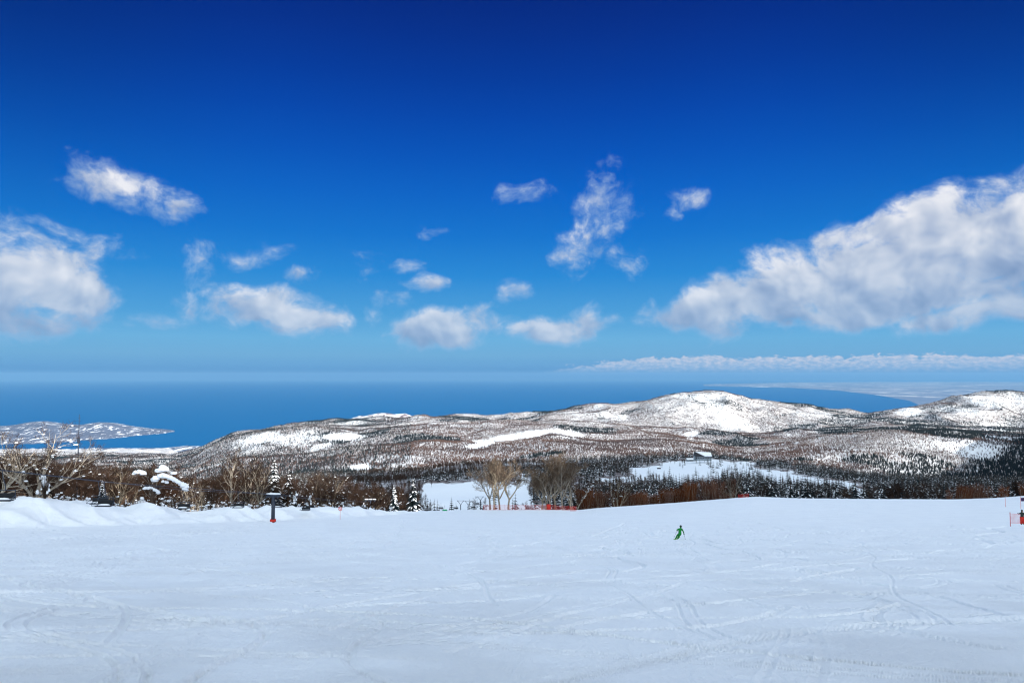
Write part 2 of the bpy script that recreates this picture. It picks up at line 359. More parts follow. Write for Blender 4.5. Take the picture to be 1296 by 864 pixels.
# ---------------------------------------------------------------- materials
def snow_mat(name, near=True):
    m = bpy.data.materials.new(name); m.use_nodes = True; t = m.node_tree; q = G(t)
    p = t.nodes['Principled BSDF']; p.inputs['Roughness'].default_value = .55; p.inputs['Specular IOR Level'].default_value = .25
    pos = q.n('ShaderNodeNewGeometry').outputs['Position']
    nz = q.noise(pos, .35 if near else .01, 4, .6).outputs[0]
    sc_ = q.mix(q.rng(nz, .3, .7), (.89, .90, .92, 1), (.93, .94, .95, 1))
    if near:
        sc_ = q.mix(q.rng(q.noise(pos, 13, 4, .75).outputs[0], .40, .62), q.v('MULTIPLY', sc_, (.975, .98, .99)), sc_)
        wd = q.n('ShaderNodeAttribute'); wd.attribute_name = 'wood'
        sc_ = q.mix(q.m('MULTIPLY', wd.outputs['Fac'], q.rng(q.noise(pos, .9, 4, .7).outputs[0], .38, .56)), sc_, (.075, .055, .045, 1))
    q.put(p.inputs['Base Color'], sc_)
    if near:
        a = q.noise(pos, 11, 6, .8).outputs[0]; b = q.noise(q.v('MULTIPLY', pos, (1.0, .28, 1)), 2.2, 5, .65, .8).outputs[0]
        c = q.noise(q.v('MULTIPLY', pos, (.35, 1.3, 1)), 1.1, 5, .7, 1.5).outputs[0]
        patch = q.rng(q.noise(pos, .22, 3, .6).outputs[0], .40, .62)
        sc2 = 0
        for ang, sx, sy in ((52, .35, 7), (-38, .30, 6), (14, .22, 5), (78, .4, 8)):
            mp = q.n('ShaderNodeMapping'); q.put(mp.inputs[0], q.v('ADD', pos, q.v('MULTIPLY', q.noise(pos, .25, 2, .5).outputs[1], (2.5, 2.5, 0)))); mp.inputs[2].default_value = (0, 0, R(ang)); mp.inputs[3].default_value = (sx, sy, .2)
            w_ = q.m('MULTIPLY', q.rng(q.noise(mp.outputs[0], .55, 3, .6).outputs[0], .58, .72), q.rng(q.noise(pos, .12+.01*abs(ang)/50, 2, .5).outputs[0], .42, .60))
            sc2 = q.m('SUBTRACT', sc2, q.m('MULTIPLY', w_, .055))
        hgt = q.m('ADD', q.m('MULTIPLY', a, q.m('MULTIPLY_ADD', patch, .03, .045)), q.m('ADD', q.m('ADD', q.m('MULTIPLY', b, .09), q.m('MULTIPLY', c, .06)), sc2))
        bp = q.n('ShaderNodeBump'); bp.inputs['Strength'].default_value = .9; bp.inputs['Distance'].default_value = 1.0
        q.put(bp.inputs['Height'], hgt); q.put(p.inputs['Normal'], bp.outputs[0])
    return m
M_SNOW = snow_mat('piste_snow'); M_SNOWFAR = snow_mat('hill_snow', False)
M_CLUMP = mat('clump_snow', (.88, .9, .93), .6, .2, bump=.4, bumpscale=6)
M_BARK = mat('pale_bark', (.24, .195, .145), .9, .1, var=(.40, .34, .26), varscale=2.5, bump=.3, objrand=.25)
M_BARKP = mat('white_bark', (.30, .25, .19), .9, .1, var=(.50, .44, .36), varscale=2.5, bump=.3)
M_BARKD = mat('dark_bark', (.045, .03, .022), .9, .1, var=(.10, .065, .045), varscale=3, bump=.3, objrand=.2)
M_TWIG = mat('brown_twig', (.024, .013, .009), .9, .05, var=(.050, .030, .020), varscale=.8, objrand=.35)
M_TWIGT = mat('tan_twig', (.085, .058, .040), .9, .05, var=(.155, .108, .075), varscale=.8, objrand=.2)
M_TWIGR = mat('red_twig', (.10, .032, .014), .9, .05, var=(.15, .055, .025), varscale=.6, objrand=.3)
M_FIR = mat('fir_needles', (.007, .014, .018), .8, .1, var=(.014, .025, .027), varscale=1.5, objrand=.3)
M_FARTWIG = mat('far_twig', (.070, .052, .052), .9, .05, var=(.115, .070, .056), varscale=.006)
M_STEEL = mat('dark_steel', (.018, .026, .045), .45, .4, var=(.03, .04, .06), varscale=2)
M_BLACK = mat('black_seat', (.012, .013, .016), .6, .3)
M_RED = mat('red_pad', (.62, .03, .015), .55, .3, var=(.48, .02, .012), varscale=3)
M_NET = mat('red_net', (.75, .06, .05), .7, .2)
M_GREEN = mat('green_suit', (.006, .21, .032), .7, .2, var=(.004, .14, .02), varscale=4)
M_TEAL = mat('green_cover', (.02, .36, .16), .6, .3, var=(.01, .25, .1), varscale=3)

# ---------------------------------------------------------------- ski slope (near ground, all round the camera)
th_front = np.linspace(-R(47), R(47), 1300)
side = np.concatenate([-np.geomspace(R(180), R(47.4), 70), th_front, np.geomspace(R(47.4), R(180), 70)])
def polar(rs, ths):
    Rr, T = np.meshgrid(rs, ths, indexing='ij'); return Rr*np.sin(T), Rr*np.cos(T)
rs_ = np.concatenate([[.01, 1, 2], np.geomspace(3, 330, 820)])
X, Y = polar(rs_, side); Z = terrain(X, Y)
Z = Z+.030*(fbm(X*.9, Y*.35, 3, 51)-.5)*2+.03*(fbm(X*.22, Y*.13, 3, 61)-.5)*2*sm(np.hypot(X, Y)/15)
gr = np.clip((60-np.hypot(X, Y))/45, 0, 1); pt = sm((fbm(X*.22, Y*.22, 3, 402)-.34)/.2)
Z = Z+gr*(.008+.016*pt)*(fbm(X*5.5, Y*5.5, 3, 401, .6)-.5)*2
# ski tracks pressed into the snow
rng = np.random.default_rng(4)
H = np.zeros_like(Z); RR = np.hypot(X, Y)
def splat(xs, ys, hw, depth):
    dxs = np.gradient(xs); dys = np.gradient(ys); L = np.hypot(dxs, dys)+1e-9; nx, ny = -dys/L, dxs/L
    for o in np.linspace(-1.5, 1.5, 11):
        qx = xs+nx*o*hw; qy = ys+ny*o*hw; r = np.hypot(qx, qy); t = np.arctan2(qx, qy)
        ok = (r > 3) & (r < 200) & (np.abs(t) < R(46.5)); r = r[ok]; t = t[ok]
        i = np.rint(np.log(r/3)/math.log(110)*819).astype(int)+3; j = np.rint((t+R(47))/R(94)*1299).astype(int)+70
        val = -depth*(1-abs(o)) if abs(o) <= 1 else depth*.45*(1-abs(abs(o)-1.25)/.25)
        if abs(o) <= 1: np.minimum.at(H, (i, j), val)
        else: np.maximum.at(H, (i, j), val)
for k in range(460):
    x0 = rng.uniform(-60, 60); y0 = rng.uniform(-5, 90); a = rng.normal(0, 1.0); L = rng.uniform(6, 50)
    s = np.arange(0, L, .04 if y0 < 30 else .1)
    amp = rng.uniform(0, .5); per = rng.uniform(9, 25); ang = a+amp*np.sin(s/per*6.28+rng.uniform(0, 6.28))+.0*s
    xs = x0+np.cumsum(np.sin(ang))*(s[1]-s[0]); ys = y0+np.cumsum(np.cos(ang))*(s[1]-s[0])
    hw = rng.choice([.06, .1, .18, .35], p=[.3, .35, .25, .1]); dp = {.06: .035, .1: .045, .18: .055, .35: .05}[float(hw)]
    dp *= rng.uniform(.5, 1.2); env = 1
    splat(xs, ys, hw, dp)
    if hw < .1: splat(xs+.35*np.cos(ang), ys-.35*np.sin(ang), hw, dp)
# the broad tracks one can follow in the photograph
def px_track(pts, hw, dp):
    P = []
    for px, py in pts:
        u, w = ray(px, py); yy = np.linspace(3, 190, 4000); d = basez(yy)-w*yy; i = np.argmax(d > 0) if (d > 0).any() else 0
        P.append((u*yy[i], yy[i]))
    P = np.array(P); L = np.r_[0, np.cumsum(np.hypot(*np.diff(P, axis=0).T))]; s = np.arange(0, L[-1], .03)
    splat(np.interp(s, L, P[:, 0])+.25*np.sin(s*.35), np.interp(s, L, P[:, 1]), hw, dp*.5)
for pts, hw, dp in [([(865, 735), (800, 758), (730, 778), (650, 803), (560, 825)], .13, .05), ([(700, 752), (650, 775), (560, 795), (480, 812)], .12, .05), ([(860, 742), (800, 752), (700, 772)], .08, .04),
                    ([(760, 735), (800, 760), (900, 800)], .05, .03), ([(1030, 797), (1022, 830), (1010, 864)], .10, .022), ([(995, 795), (960, 830), (940, 864)], .08, .022), ([(865, 735), (920, 752), (990, 772)], .07, .03),
                    ([(1100, 700), (1120, 730), (1190, 790)], .06, .03), ([(590, 725), (620, 750), (640, 765)], .08, .04), ([(155, 765), (150, 775), (130, 812)], .08, .05), ([(210, 815), (150, 840), (100, 864)], .12, .05), ([(260, 800), (190, 830), (120, 860)], .12, .04),
                    ([(430, 745), (300, 800), (190, 850)], .2, .03)]:
    px_track(pts, hw, dp)
Hs = H.copy()
Hs[1:-1, 1:-1] = (H[1:-1, 1:-1]*2+H[:-2, 1:-1]+H[2:, 1:-1]+H[1:-1, :-2]+H[1:-1, 2:])/6
Z = Z+Hs*(1.6+np.clip(RR/35, 0, 3))*(.6+.8*fbm(X*.5, Y*.5, 2, 71))
def grid_mesh(name, X, Y, Z, mats, smooth=True):
    n, m = X.shape; idx = np.arange(n*m).reshape(n, m)
    Q = np.stack([idx[:-1, :-1], idx[:-1, 1:], idx[1:, 1:], idx[1:, :-1]], -1).reshape(-1, 4)[:, ::-1]
    return mesh_np(name, np.stack([X, Y, Z], -1).reshape(-1, 3), Q, mats, smooth=smooth, quads=True)
SLOPE = tag(link('ski_slope', grid_mesh('ski_slope', X, Y, Z, [M_SNOW])), 'groomed snow slope with ski tracks', kind='structure')
SX, SY, SZ = X.ravel(), Y.ravel(), Z.ravel()

# ---------------------------------------------------------------- hills beyond
th2 = np.concatenate([-np.geomspace(R(62), R(47.4), 40), th_front[::1], np.geomspace(R(47.4), R(62), 40)])
rs2 = np.geomspace(330, 14500, 520)
X2, Y2 = polar(rs2, th2); Z2 = terrain(X2, Y2)
m = bpy.data.materials.new('hill_ground'); m.use_nodes = True; q = G(m.node_tree); p = m.node_tree.nodes['Principled BSDF']; p.inputs['Roughness'].default_value = .7; p.inputs['Specular IOR Level'].default_value = .15
pos = q.n('ShaderNodeNewGeometry').outputs['Position']
patch = q.rng(q.noise(pos, .0035, 5, .62, .6).outputs[0], .40, .62)
fine = q.rng(q.noise(pos, .055, 4, .7).outputs[0], .37, .55)
far = q.n('ShaderNodeSeparateXYZ'); q.put(far.inputs[0], pos)
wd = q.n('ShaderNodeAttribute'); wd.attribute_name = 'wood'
scrub_shade = q.m('MULTIPLY', q.m('MULTIPLY', q.m('MULTIPLY_ADD', patch, .2, .8), q.m('MULTIPLY_ADD', fine, .6, .4)), q.m('MULTIPLY', wd.outputs['Fac'], .76))  # scrub tone of the woods; on the right flank also painted shade
q.put(p.inputs['Base Color'], q.mix(scrub_shade, (.86, .88, .90, 1), (.12, .082, .072, 1)))
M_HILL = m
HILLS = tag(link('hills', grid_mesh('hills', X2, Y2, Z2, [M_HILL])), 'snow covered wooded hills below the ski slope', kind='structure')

# mountain the piste comes down from: behind and right of the camera, its ridge shades the slope
S, T = np.meshgrid(np.linspace(-500, 4200, 190), np.linspace(-1500, -120, 70), indexing='ij')
Hs0 = np.interp(S, [-500, 20, 50, 75, 110, 140, 166, 190, 260, 420, 520, 744, 1000, 1150, 1300, 1700, 2150, 2400, 2700, 3300, 3800], [60, 43, 37, 31, 25, 19, 20, 46, 70, 130, 176, 120, 60, 20, -120, -330, -330, -190, -120, -100, -300])
tcst = np.interp(S, [-500, 260, 520, 1700], [-500, -500, -700, -700])
crest = Hs0-tcst*math.tan(SUN_EL)
XX = S*.6392+T*(-.7690); YY = S*.7690+T*.6392
low = np.minimum(-1.7-.25*np.clip(YY, -350, 400)-5, crest)
fl = np.exp(-((T-tcst)/(230))**2); rough_ = 6*(fbm(XX/90, YY/90, 3, 77)-.5)*(1-fl*.7)
for _ in range(6):                                   # settle the ridge so that its shade ends where it should
    ZZ = np.maximum(low*(1-fl)+crest*fl, -1001)+rough_
    crest = crest-((ZZ+T*math.tan(SUN_EL)).max(1)-Hs0[:, 0])[:, None]
tag(link('mountain', grid_mesh('mountain', XX, YY, ZZ, [M_SNOWFAR])), 'snowy mountain ridge the ski slope comes down from', kind='structure')

# sea
m = bpy.data.materials.new('sea_water'); m.use_nodes = True; q = G(m.node_tree); p = m.node_tree.nodes['Principled BSDF']
p.inputs['Base Color'].default_value = (.001, .088, .23, 1); p.inputs['Roughness'].default_value = .6; p.inputs['Specular IOR Level'].default_value = .03
pos = q.n('ShaderNodeNewGeometry').outputs['Position']; bp = q.n('ShaderNodeBump'); bp.inputs['Strength'].default_value = .25; bp.inputs['Distance'].default_value = 8
q.put(bp.inputs['Height'], q.noise(pos, .02, 5, .6).outputs[0]); q.put(p.inputs['Normal'], bp.outputs[0])
me = MB().add([(-125000, 6500, -1001.5), (125000, 6500, -1001.5), (125000, 125000, -1001.5), (-125000, 125000, -1001.5)], [(0, 1, 2, 3)]).mesh('sea', m)
tag(link('sea', me), 'deep blue sea bay', kind='structure')

# land in the distance
def town_mat(name, s, dark=(.09, .11, .16), thr=.5, white=.8, stretch=(1, 1, 1)):
    m = bpy.data.materials.new(name); m.use_nodes = True; q = G(m.node_tree); p = m.node_tree.nodes['Principled BSDF']; p.inputs['Roughness'].default_value = .9; p.inputs['Specular IOR Level'].default_value = .1
    pos = q.v('MULTIPLY', q.n('ShaderNodeNewGeometry').outputs['Position'], stretch)
    a = q.rng(q.noise(pos, s, 7, .72, .5).outputs[0], thr-.05, thr+.06)
    q.put(p.inputs['Base Color'], q.mix(a, (*dark, 1), (white, white*1.02, white*1.07, 1))); return m
def Ysea(py, z=-1000): return z/float(wz(py))
# wooded peninsula and harbour town at the left
def strip(name, cols, m, label, hfun, rows=50):
    n = 260; pxs = np.linspace(cols[0][0], cols[-1][0], n); near = np.interp(pxs, [c[0] for c in cols], [c[1] for c in cols]); farr = np.interp(pxs, [c[0] for c in cols], [c[2] for c in cols])
    t = np.linspace(0, 1, rows)[None, :]; Yn = -1000/wz(near)[:, None]; Yr = -1000/wz(farr)[:, None]
    YY = Yn+(Yr-Yn)*t; YY = YY+np.minimum(t, 1-t)*0+(fbm(pxs[:, None]/9+0*t, t*0+.5, 4, 12)-.5)*260*(1-t); XX = (pxs[:, None]-648)/F*YY
    ZZ = -1001.0+hfun(pxs[:, None]+0*t, t, XX, YY)
    return tag(link(name, grid_mesh(name, XX, YY, ZZ, [m])), label, kind='structure')
def hp(px, t, X, Y):
    e = sm(np.minimum(t, 1-t)*7)
    b = 130*np.exp(-((px-135)/36)**2)*sm(t*1.7)*sm((1-t)*6)+135*np.exp(-((px-58)/34)**2)*sm(t*1.6)*sm((1-t)*6)+60*np.exp(-((px+30)/60)**2)*e
    return e*(6+28*fbm(X/500, Y/500, 4, 9))+b*(.8+.4*fbm(X/600, Y/600, 3, 90))
strip('peninsula', [(-300, 562, 535), (0, 562, 541.5), (60, 561, 541.5), (110, 557, 541.5), (150, 554, 542), (185, 550, 542.4), (210, 548.3, 543.4), (223, 546, 545)], town_mat('peninsula_land', .011, thr=.575, stretch=(1, .34, 1)), 'snowy peninsula with a harbour town reaching into the sea', hp)
def hc(px, t, X, Y):
    return sm(t*8)*(3+sm((t-.55)*3)*35*fbm(X/3000, Y/5000, 3, 14))
strip('coastal_plain', [(890, 488.2, 486.5), (1000, 490.5, 484), (1060, 494, 483.6), (1110, 500, 483.4), (1150, 507, 483.3), (1163, 513, 483.3), (1200, 522, 483.3), (1700, 522, 483.3)], town_mat('coast_land', .0028, dark=(.10, .14, .22), thr=.57, white=.45, stretch=(.4, .06, 1)), 'pale snowy coastal plain along the far side of the bay', hc, 80)
def hk(px, t, X, Y):
    return (1+34*fbm(X/420, Y/420, 4, 19))*sm(t*9)*sm((1-t)*6)
strip('shore', [(100, 576, 567.5), (170, 576, 567.5), (215, 575, 566), (240, 575, 563.5), (262, 575, 565), (285, 575, 568)], town_mat('shore_land', .012, thr=.53, stretch=(.8, .15, 1)), 'snow covered coastal shore below the hills', hk)
# low far headland behind the ridge
xs = np.linspace(430, 540, 90); Xh, Th = np.meshgrid(xs, np.linspace(0, 1, 20), indexing='ij'); Yh = 8000+Th*1200; topy = np.interp(Xh, [430, 455, 475, 488, 500, 512, 522, 540], [533, 527, 523.5, 522, 524, 522.5, 526, 533])
Zh = np.interp(Th, [0, .5, 1], [0, 1, 0]); Zh = -1001+(wz(topy)*8600+1001)*np.sin(np.pi*Th)**.6+20*(fbm(Xh/6, Th*4, 3, 5)-.5)
tag(link('headland', grid_mesh('headland', (Xh-648)/F*Yh, Yh, Zh, [town_mat('headland_land', .008, dark=(.16, .12, .13), thr=.5)])), 'low snowy headland behind the ridge', kind='structure')

# haze: one closed box of even air
hz = MB().box((0, 0, (-1004+470)/2), (270000, 270000, 1474)).mesh('haze', [])
hm = bpy.data.materials.new('haze_air'); hm.use_nodes = True; q = G(hm.node_tree); hm.node_tree.nodes.clear()
pv = q.n('ShaderNodeVolumePrincipled'); pv.inputs['Color'].default_value = (.18, .40, .66, 1); pv.inputs['Density'].default_value = 9e-6; pv.inputs['Anisotropy'].default_value = 0.0
mo = q.n('ShaderNodeOutputMaterial'); hm.node_tree.links.new(pv.outputs[0], mo.inputs['Volume']); hz.materials.append(hm)
HAZE = link('haze', hz); tag(HAZE, 'thin blue haze over the bay and the hills', 'haze', kind='stuff')

# ---------------------------------------------------------------- trees
def grow_tree(seed, H, stems=3, spread=.5, trunk_h=.25, twigs=1.0, snow=0.0, twig_r=.013, droop=0., up=.5, bark=None, twig=None, lean=0, limb_r=1.0):
    """a bare tree: returns meshes (trunk with its limbs, crown of twigs, snow lying on it)"""
    rn = random.Random(seed); TR = MB(); CR = MB(); SN = MB(); ends = []
    def walk(p, d, L, r0, r1, n, wig, upk):
        pts = [p.copy()]; rad = [r0]
        for i in range(n):
            d = (d+Vector((rn.gauss(0, wig), rn.gauss(0, wig), rn.gauss(0, wig*.7)+upk))).normalized()
            p = p+d*(L/n); pts.append(p.copy()); rad.append(r0+(r1-r0)*(i+1)/n)
        return pts, rad
    def side_dir(d, ang, phi):
        a = d.cross(Vector((.3, .2, 1))).normalized() if abs(d.z) < .95 else d.cross(Vector((1, 0, 0))).normalized(); b = d.cross(a)
        return (d*math.cos(ang)+(a*math.cos(phi)+b*math.sin(phi))*math.sin(ang)).normalized()
    def kids(pts, rad, lv, L):
        nk = [0, 8, 7, 6, 4][lv]
        if lv >= 2: nk = max(2, int(nk*twigs+rn.random()))
        phi = rn.uniform(0, 6.28)
        for k in range(nk):
            t = (.28 if lv > 1 else .22)+(.99-.25)*(k+rn.random()*.8)/nk; t = min(t, .99)
            i = min(int(t*(len(pts)-1)), len(pts)-2); f = t*(len(pts)-1)-i
            p = pts[i].lerp(pts[i+1], f); d = (pts[i+1]-pts[i]).normalized(); phi += 2.4+rn.gauss(0, .4)
            dd = side_dir(d, rn.uniform(.45, .95)*(1 if lv < 3 else 1.1), phi)
            dd = (dd+Vector((0, 0, up*.35-droop*(lv > 2)))).normalized()
            l = L*rn.uniform(.38, .62)*(1.15-.45*t); rr = max(rad[i]*.55, twig_r)
            if lv == 1:
                P, Q = walk(p, dd, l, rr, rr*.35, 6, .16, .05*up); TR.tube(P, Q, 4, cap=False); kids(P, Q, 2, l); ends.append((P, Q))
            elif lv == 2:
                P, Q = walk(p, dd, l, max(rr*.8, twig_r*1.6), twig_r*1.1, 4, .17, .05*up); (TR if rn.random() < .6 else CR).tube(P, Q, 3, cap=False); kids(P, Q, 3, l); ends.append((P, Q))
            elif lv == 3:
                P, Q = walk(p, dd, max(l, .5), twig_r*1.2, twig_r*.7, 3, .2, .04*up-droop*.1); CR.tube(P, Q, 3, cap=False); kids(P, Q, 4, max(l, .6))
            else:
                P, Q = walk(p, dd, max(l, .4), twig_r, twig_r*.5, 2, .2, .02); CR.tube(P, Q, 3, cap=False)
    base = Vector((0, 0, -.6))
    if stems == 1 or trunk_h > .2:
        P, Q = walk(base, Vector((lean, 0, 1)).normalized(), H*trunk_h+.6, H*.019*limb_r+.04, H*.014*limb_r+.03, 4, .05, .05); TR.tube(P, Q, 7); b2 = P[-1]
    else: b2 = base
    for s in range(stems):
        a = 6.28*s/stems+rn.uniform(-.5, .5); k = spread*rn.uniform(.5, 1.3) if stems > 1 else .06
        d = Vector((math.cos(a)*k+lean, math.sin(a)*k, 1)).normalized()
        L = H*(1-trunk_h*(trunk_h > .2))*rn.uniform(.82, 1.02)
        r = H*.013*limb_r+.03
        P, Q = walk(b2, d, L, r, .02, 9, .10, .035*up); TR.tube(P, Q, 6, cap=False); kids(P, Q, 1, L*.72); ends.append((P, Q))
    if snow > 0:
        for P, Q in ends:
            if rn.random() > snow: continue
            for i in range(1, len(P)):
                d = P[i]-P[i-1]
                if rn.random() < .35*snow and abs(d.normalized().z) < .85:
                    s = rn.uniform(.07, .20)*(1+.6*snow); c = P[i]+Vector((0, 0, s*.3)); SN.blob(c, (s*1.25, s*1.15, s*.65), rn, 1, .2)
    bark = bark or M_BARK; twig = twig or M_TWIG
    return (TR.mesh('trunk', bark, True), CR.mesh('crown', twig), SN.mesh('snow_clumps', M_CLUMP, True) if SN.v else None)
def thicket_tree(seed, H, n=14, w=1.6, bark=None, twig=None):
    """slender many-stemmed shrub tree"""
    rn = random.Random(seed); TR = MB(); CR = MB()
    for s in range(n):
        a = rn.uniform(0, 6.28); rr = rn.uniform(0, w*.4); p = Vector((math.cos(a)*rr, math.sin(a)*rr, -.6)); d = Vector((math.cos(a)*.16+rn.gauss(0, .06), math.sin(a)*.16+rn.gauss(0, .06), 1)).normalized()
        L = H*rn.uniform(.65, 1.03); pts = [p.copy()]
        for i in range(6): d = (d+Vector((rn.gauss(0, .05), rn.gauss(0, .05), .03))).normalized(); p = p+d*L/6; pts.append(p.copy())
        TR.tube(pts, [.055-.007*i for i in range(7)], 4, cap=False)
        for k in range(26):
            t = rn.uniform(.22, 1); i = min(int(t*6), 5); q_ = pts[i].lerp(pts[i+1], t*6-i); a2 = rn.uniform(0, 6.28); dd = Vector((math.cos(a2)*.55, math.sin(a2)*.55, .8)).normalized(); l = rn.uniform(.8, 1.9)*(1.25-.5*t)
            e = q_+dd*l; mid = q_+dd*l*.5+Vector((0, 0, rn.uniform(-.05, .1))); CR.tube([q_, mid, e], [.020, .015, .008], 3, cap=False)
            for j in range(3):
                b_ = q_+dd*l*rn.uniform(.3, .9); a3 = rn.uniform(0, 6.28); e2 = b_+Vector((math.cos(a3)*.5, math.sin(a3)*.5, .75))*rn.uniform(.3, .8); CR.tube([b_, e2], [.013, .006], 3, cap=False)
    return (TR.mesh('trunk', bark or M_BARK, True), CR.mesh('crown', twig or M_TWIGR), None)
def fir(seed, H, layers=16, per=9, snow=.5, wid=.24, fine=6):
    rn = random.Random(seed); TR = MB(); CR = MB(); SN = MB()
    TR.tube([(0, 0, -.6), (0, 0, H*.5), (0, 0, H)], [H*.016+.03, H*.010+.02, .015], 6)
    for l in range(layers):
        t = (l+.3)/layers; z = H*(.07+.91*t); r = H*wid*(1-t)**.85*rn.uniform(.85, 1.15)+.12
        k = max(4, int(per*(1.05-.5*t))); a0 = rn.uniform(0, 6.28)
        for j in range(k):
            a = a0+6.28*j/k+rn.uniform(-.25, .25); L = r*rn.uniform(.7, 1.12); dr = L*rn.uniform(.32, .55); ca, sa = math.cos(a), math.sin(a)
            root = Vector((0, 0, z)); tip = Vector((ca*L, sa*L, z-dr)); side_ = Vector((-sa, ca, 0))
            W_ = L*.20+.07
            m1 = root.lerp(tip, .55)+Vector((0, 0, dr*.14))
            # frond: spine and hanging side sprays
            for f in range(fine):
                q0 = .12+.85*f/fine; c = (root.lerp(m1, q0/.55) if q0 < .55 else m1.lerp(tip, (q0-.55)/.45))
                for sg in (-1, 1):
                    e = c+side_*sg*W_*rn.uniform(.8, 1.5)*(1.15-.6*q0)+Vector((ca, sa, 0))*L*.16+Vector((0, 0, -.10*L-.04)); w2 = Vector((ca, sa, 0))*(.10*L+.03)
                    CR.add([c-w2*.7, c+w2*.7, e], [(0, 1, 2)]); CR.add([c-w2*.5+Vector((0, 0, -.02)), e+Vector((0, 0, -.03)), c+Vector((0, 0, -.16*L-.05))], [(0, 1, 2)])
            CR.add([root, tip, m1+Vector((0, 0, -.18*L))], [(0, 1, 2)])
            if rn.random() < snow:
                s0 = root.lerp(tip, rn.uniform(.15, .4))+Vector((0, 0, .05+dr*.10)); s1 = tip+Vector((0, 0, .03)); mid = s0.lerp(s1, .5)+Vector((0, 0, .07+dr*.12)); hw = side_*W_*rn.uniform(.55, .95)
                SN.add([s0, mid-hw+Vector((0, 0, -.07)), mid+Vector((0, 0, .05)), mid+hw+Vector((0, 0, -.07)), s1], [(0, 1, 2), (0, 2, 3), (1, 4, 2), (2, 4, 3)])
    return (TR.mesh('trunk', M_BARKD, True), CR.mesh('crown', M_FIR), SN.mesh('snow_clumps', M_CLUMP) if SN.v else None)
def plant(name, proto, loc, rz, s, label, cat, group=None, parts=3):
    e = empty(name, loc, rz, s); tag(e, label, cat, group)
    for nm, me in zip(('trunk', 'crown', 'snow_clumps')[:parts], proto[:parts]):
        if me: link(nm, me, e)
    return e
rn = random.Random(11)
BIG = [grow_tree(1, 11, 6, .75, .1, .85, .4, up=.55, limb_r=1.35, bark=M_BARKP), grow_tree(2, 10, 5, .8, .1, .6, .35, up=.45, limb_r=1.3, bark=M_BARKP)]
BIRCH = [grow_tree(10+i, 10, [3, 4, 2, 3][i], [.45, .55, .4, .5][i], .15, .85, [.1, .35, .05, .7][i], up=.6, limb_r=1.3) for i in range(4)]
BROWN = [grow_tree(20+i, 9, [2, 3, 4][i], .5, .15, .85, [0, .1, .3][i], up=.65, bark=[M_TWIG, M_BARKD, M_TWIG][i], twig=M_TWIG, twig_r=.016, limb_r=1.2) for i in range(3)]
TALL = [grow_tree(30+i, 14, [3, 4, 3][i], .62, .23, .95, .04, up=.7, limb_r=1.0, twig_r=.017, twig=M_TWIGT) for i in range(3)]
THICK = [thicket_tree(40+i, 7, 13, 2.2) for i in range(3)]
FIRN = [fir(50+i, 9, 17, 10, [.68, .5][i], .23, 6) for i in range(2)]
FIRM = [fir(60+i, 9, 11, 7, [.2, .35, .12][i], .24, 3) for i in range(3)]

def tops(proto, px, Y, top):
    h = max(max(v.co.z for v in me.vertices) for me in proto[:2] if me); x, y, z = put(px, Y); return (float(wz(top))*Y-z)/h
# --- named trees at the left
def put(px, Y): u, _ = ray(px, 600); return (u*Y, Y, zt(u*Y, Y))
plant('birch_tree', BIG[0], put(46, 117), .4, tops(BIG[0], 46, 117, 532), 'large spreading pale birch with bare forking limbs at the left, taller than its neighbours', 'tree')
plant('birch_tree', BIG[1], put(-12, 112), 2.2, tops(BIG[1], -12, 112, 552), 'pale birch half cut off by the left edge, limbs reaching right', 'tree')
plant('fir_tree', FIRN[0], put(347, 150), 0, tops(FIRN[0], 347, 150, 579), 'tall snow-laden fir behind the taller lift tower', 'tree')
plant('fir_tree', FIRN[1], put(366, 152), 1, tops(FIRN[1], 366, 152, 592), 'slimmer dark fir leaning close beside the tall snow-laden fir', 'tree')
plant('fir_tree', FIRN[0], put(499, 196), 2, tops(FIRN[0], 499, 196, 612), 'snowy pointed fir just right of the shorter lift tower', 'tree')
plant('fir_tree', FIRN[1], put(523, 200), 3, tops(FIRN[1], 523, 200, 605), 'broad dark fir striped with snow beside the small snowfield', 'tree')
plant('fir_tree', FIRN[0], put(130, 128), 1, tops(FIRN[0], 130, 128, 606), 'small bluish fir among brown trees behind the nearest lift chair', 'tree')
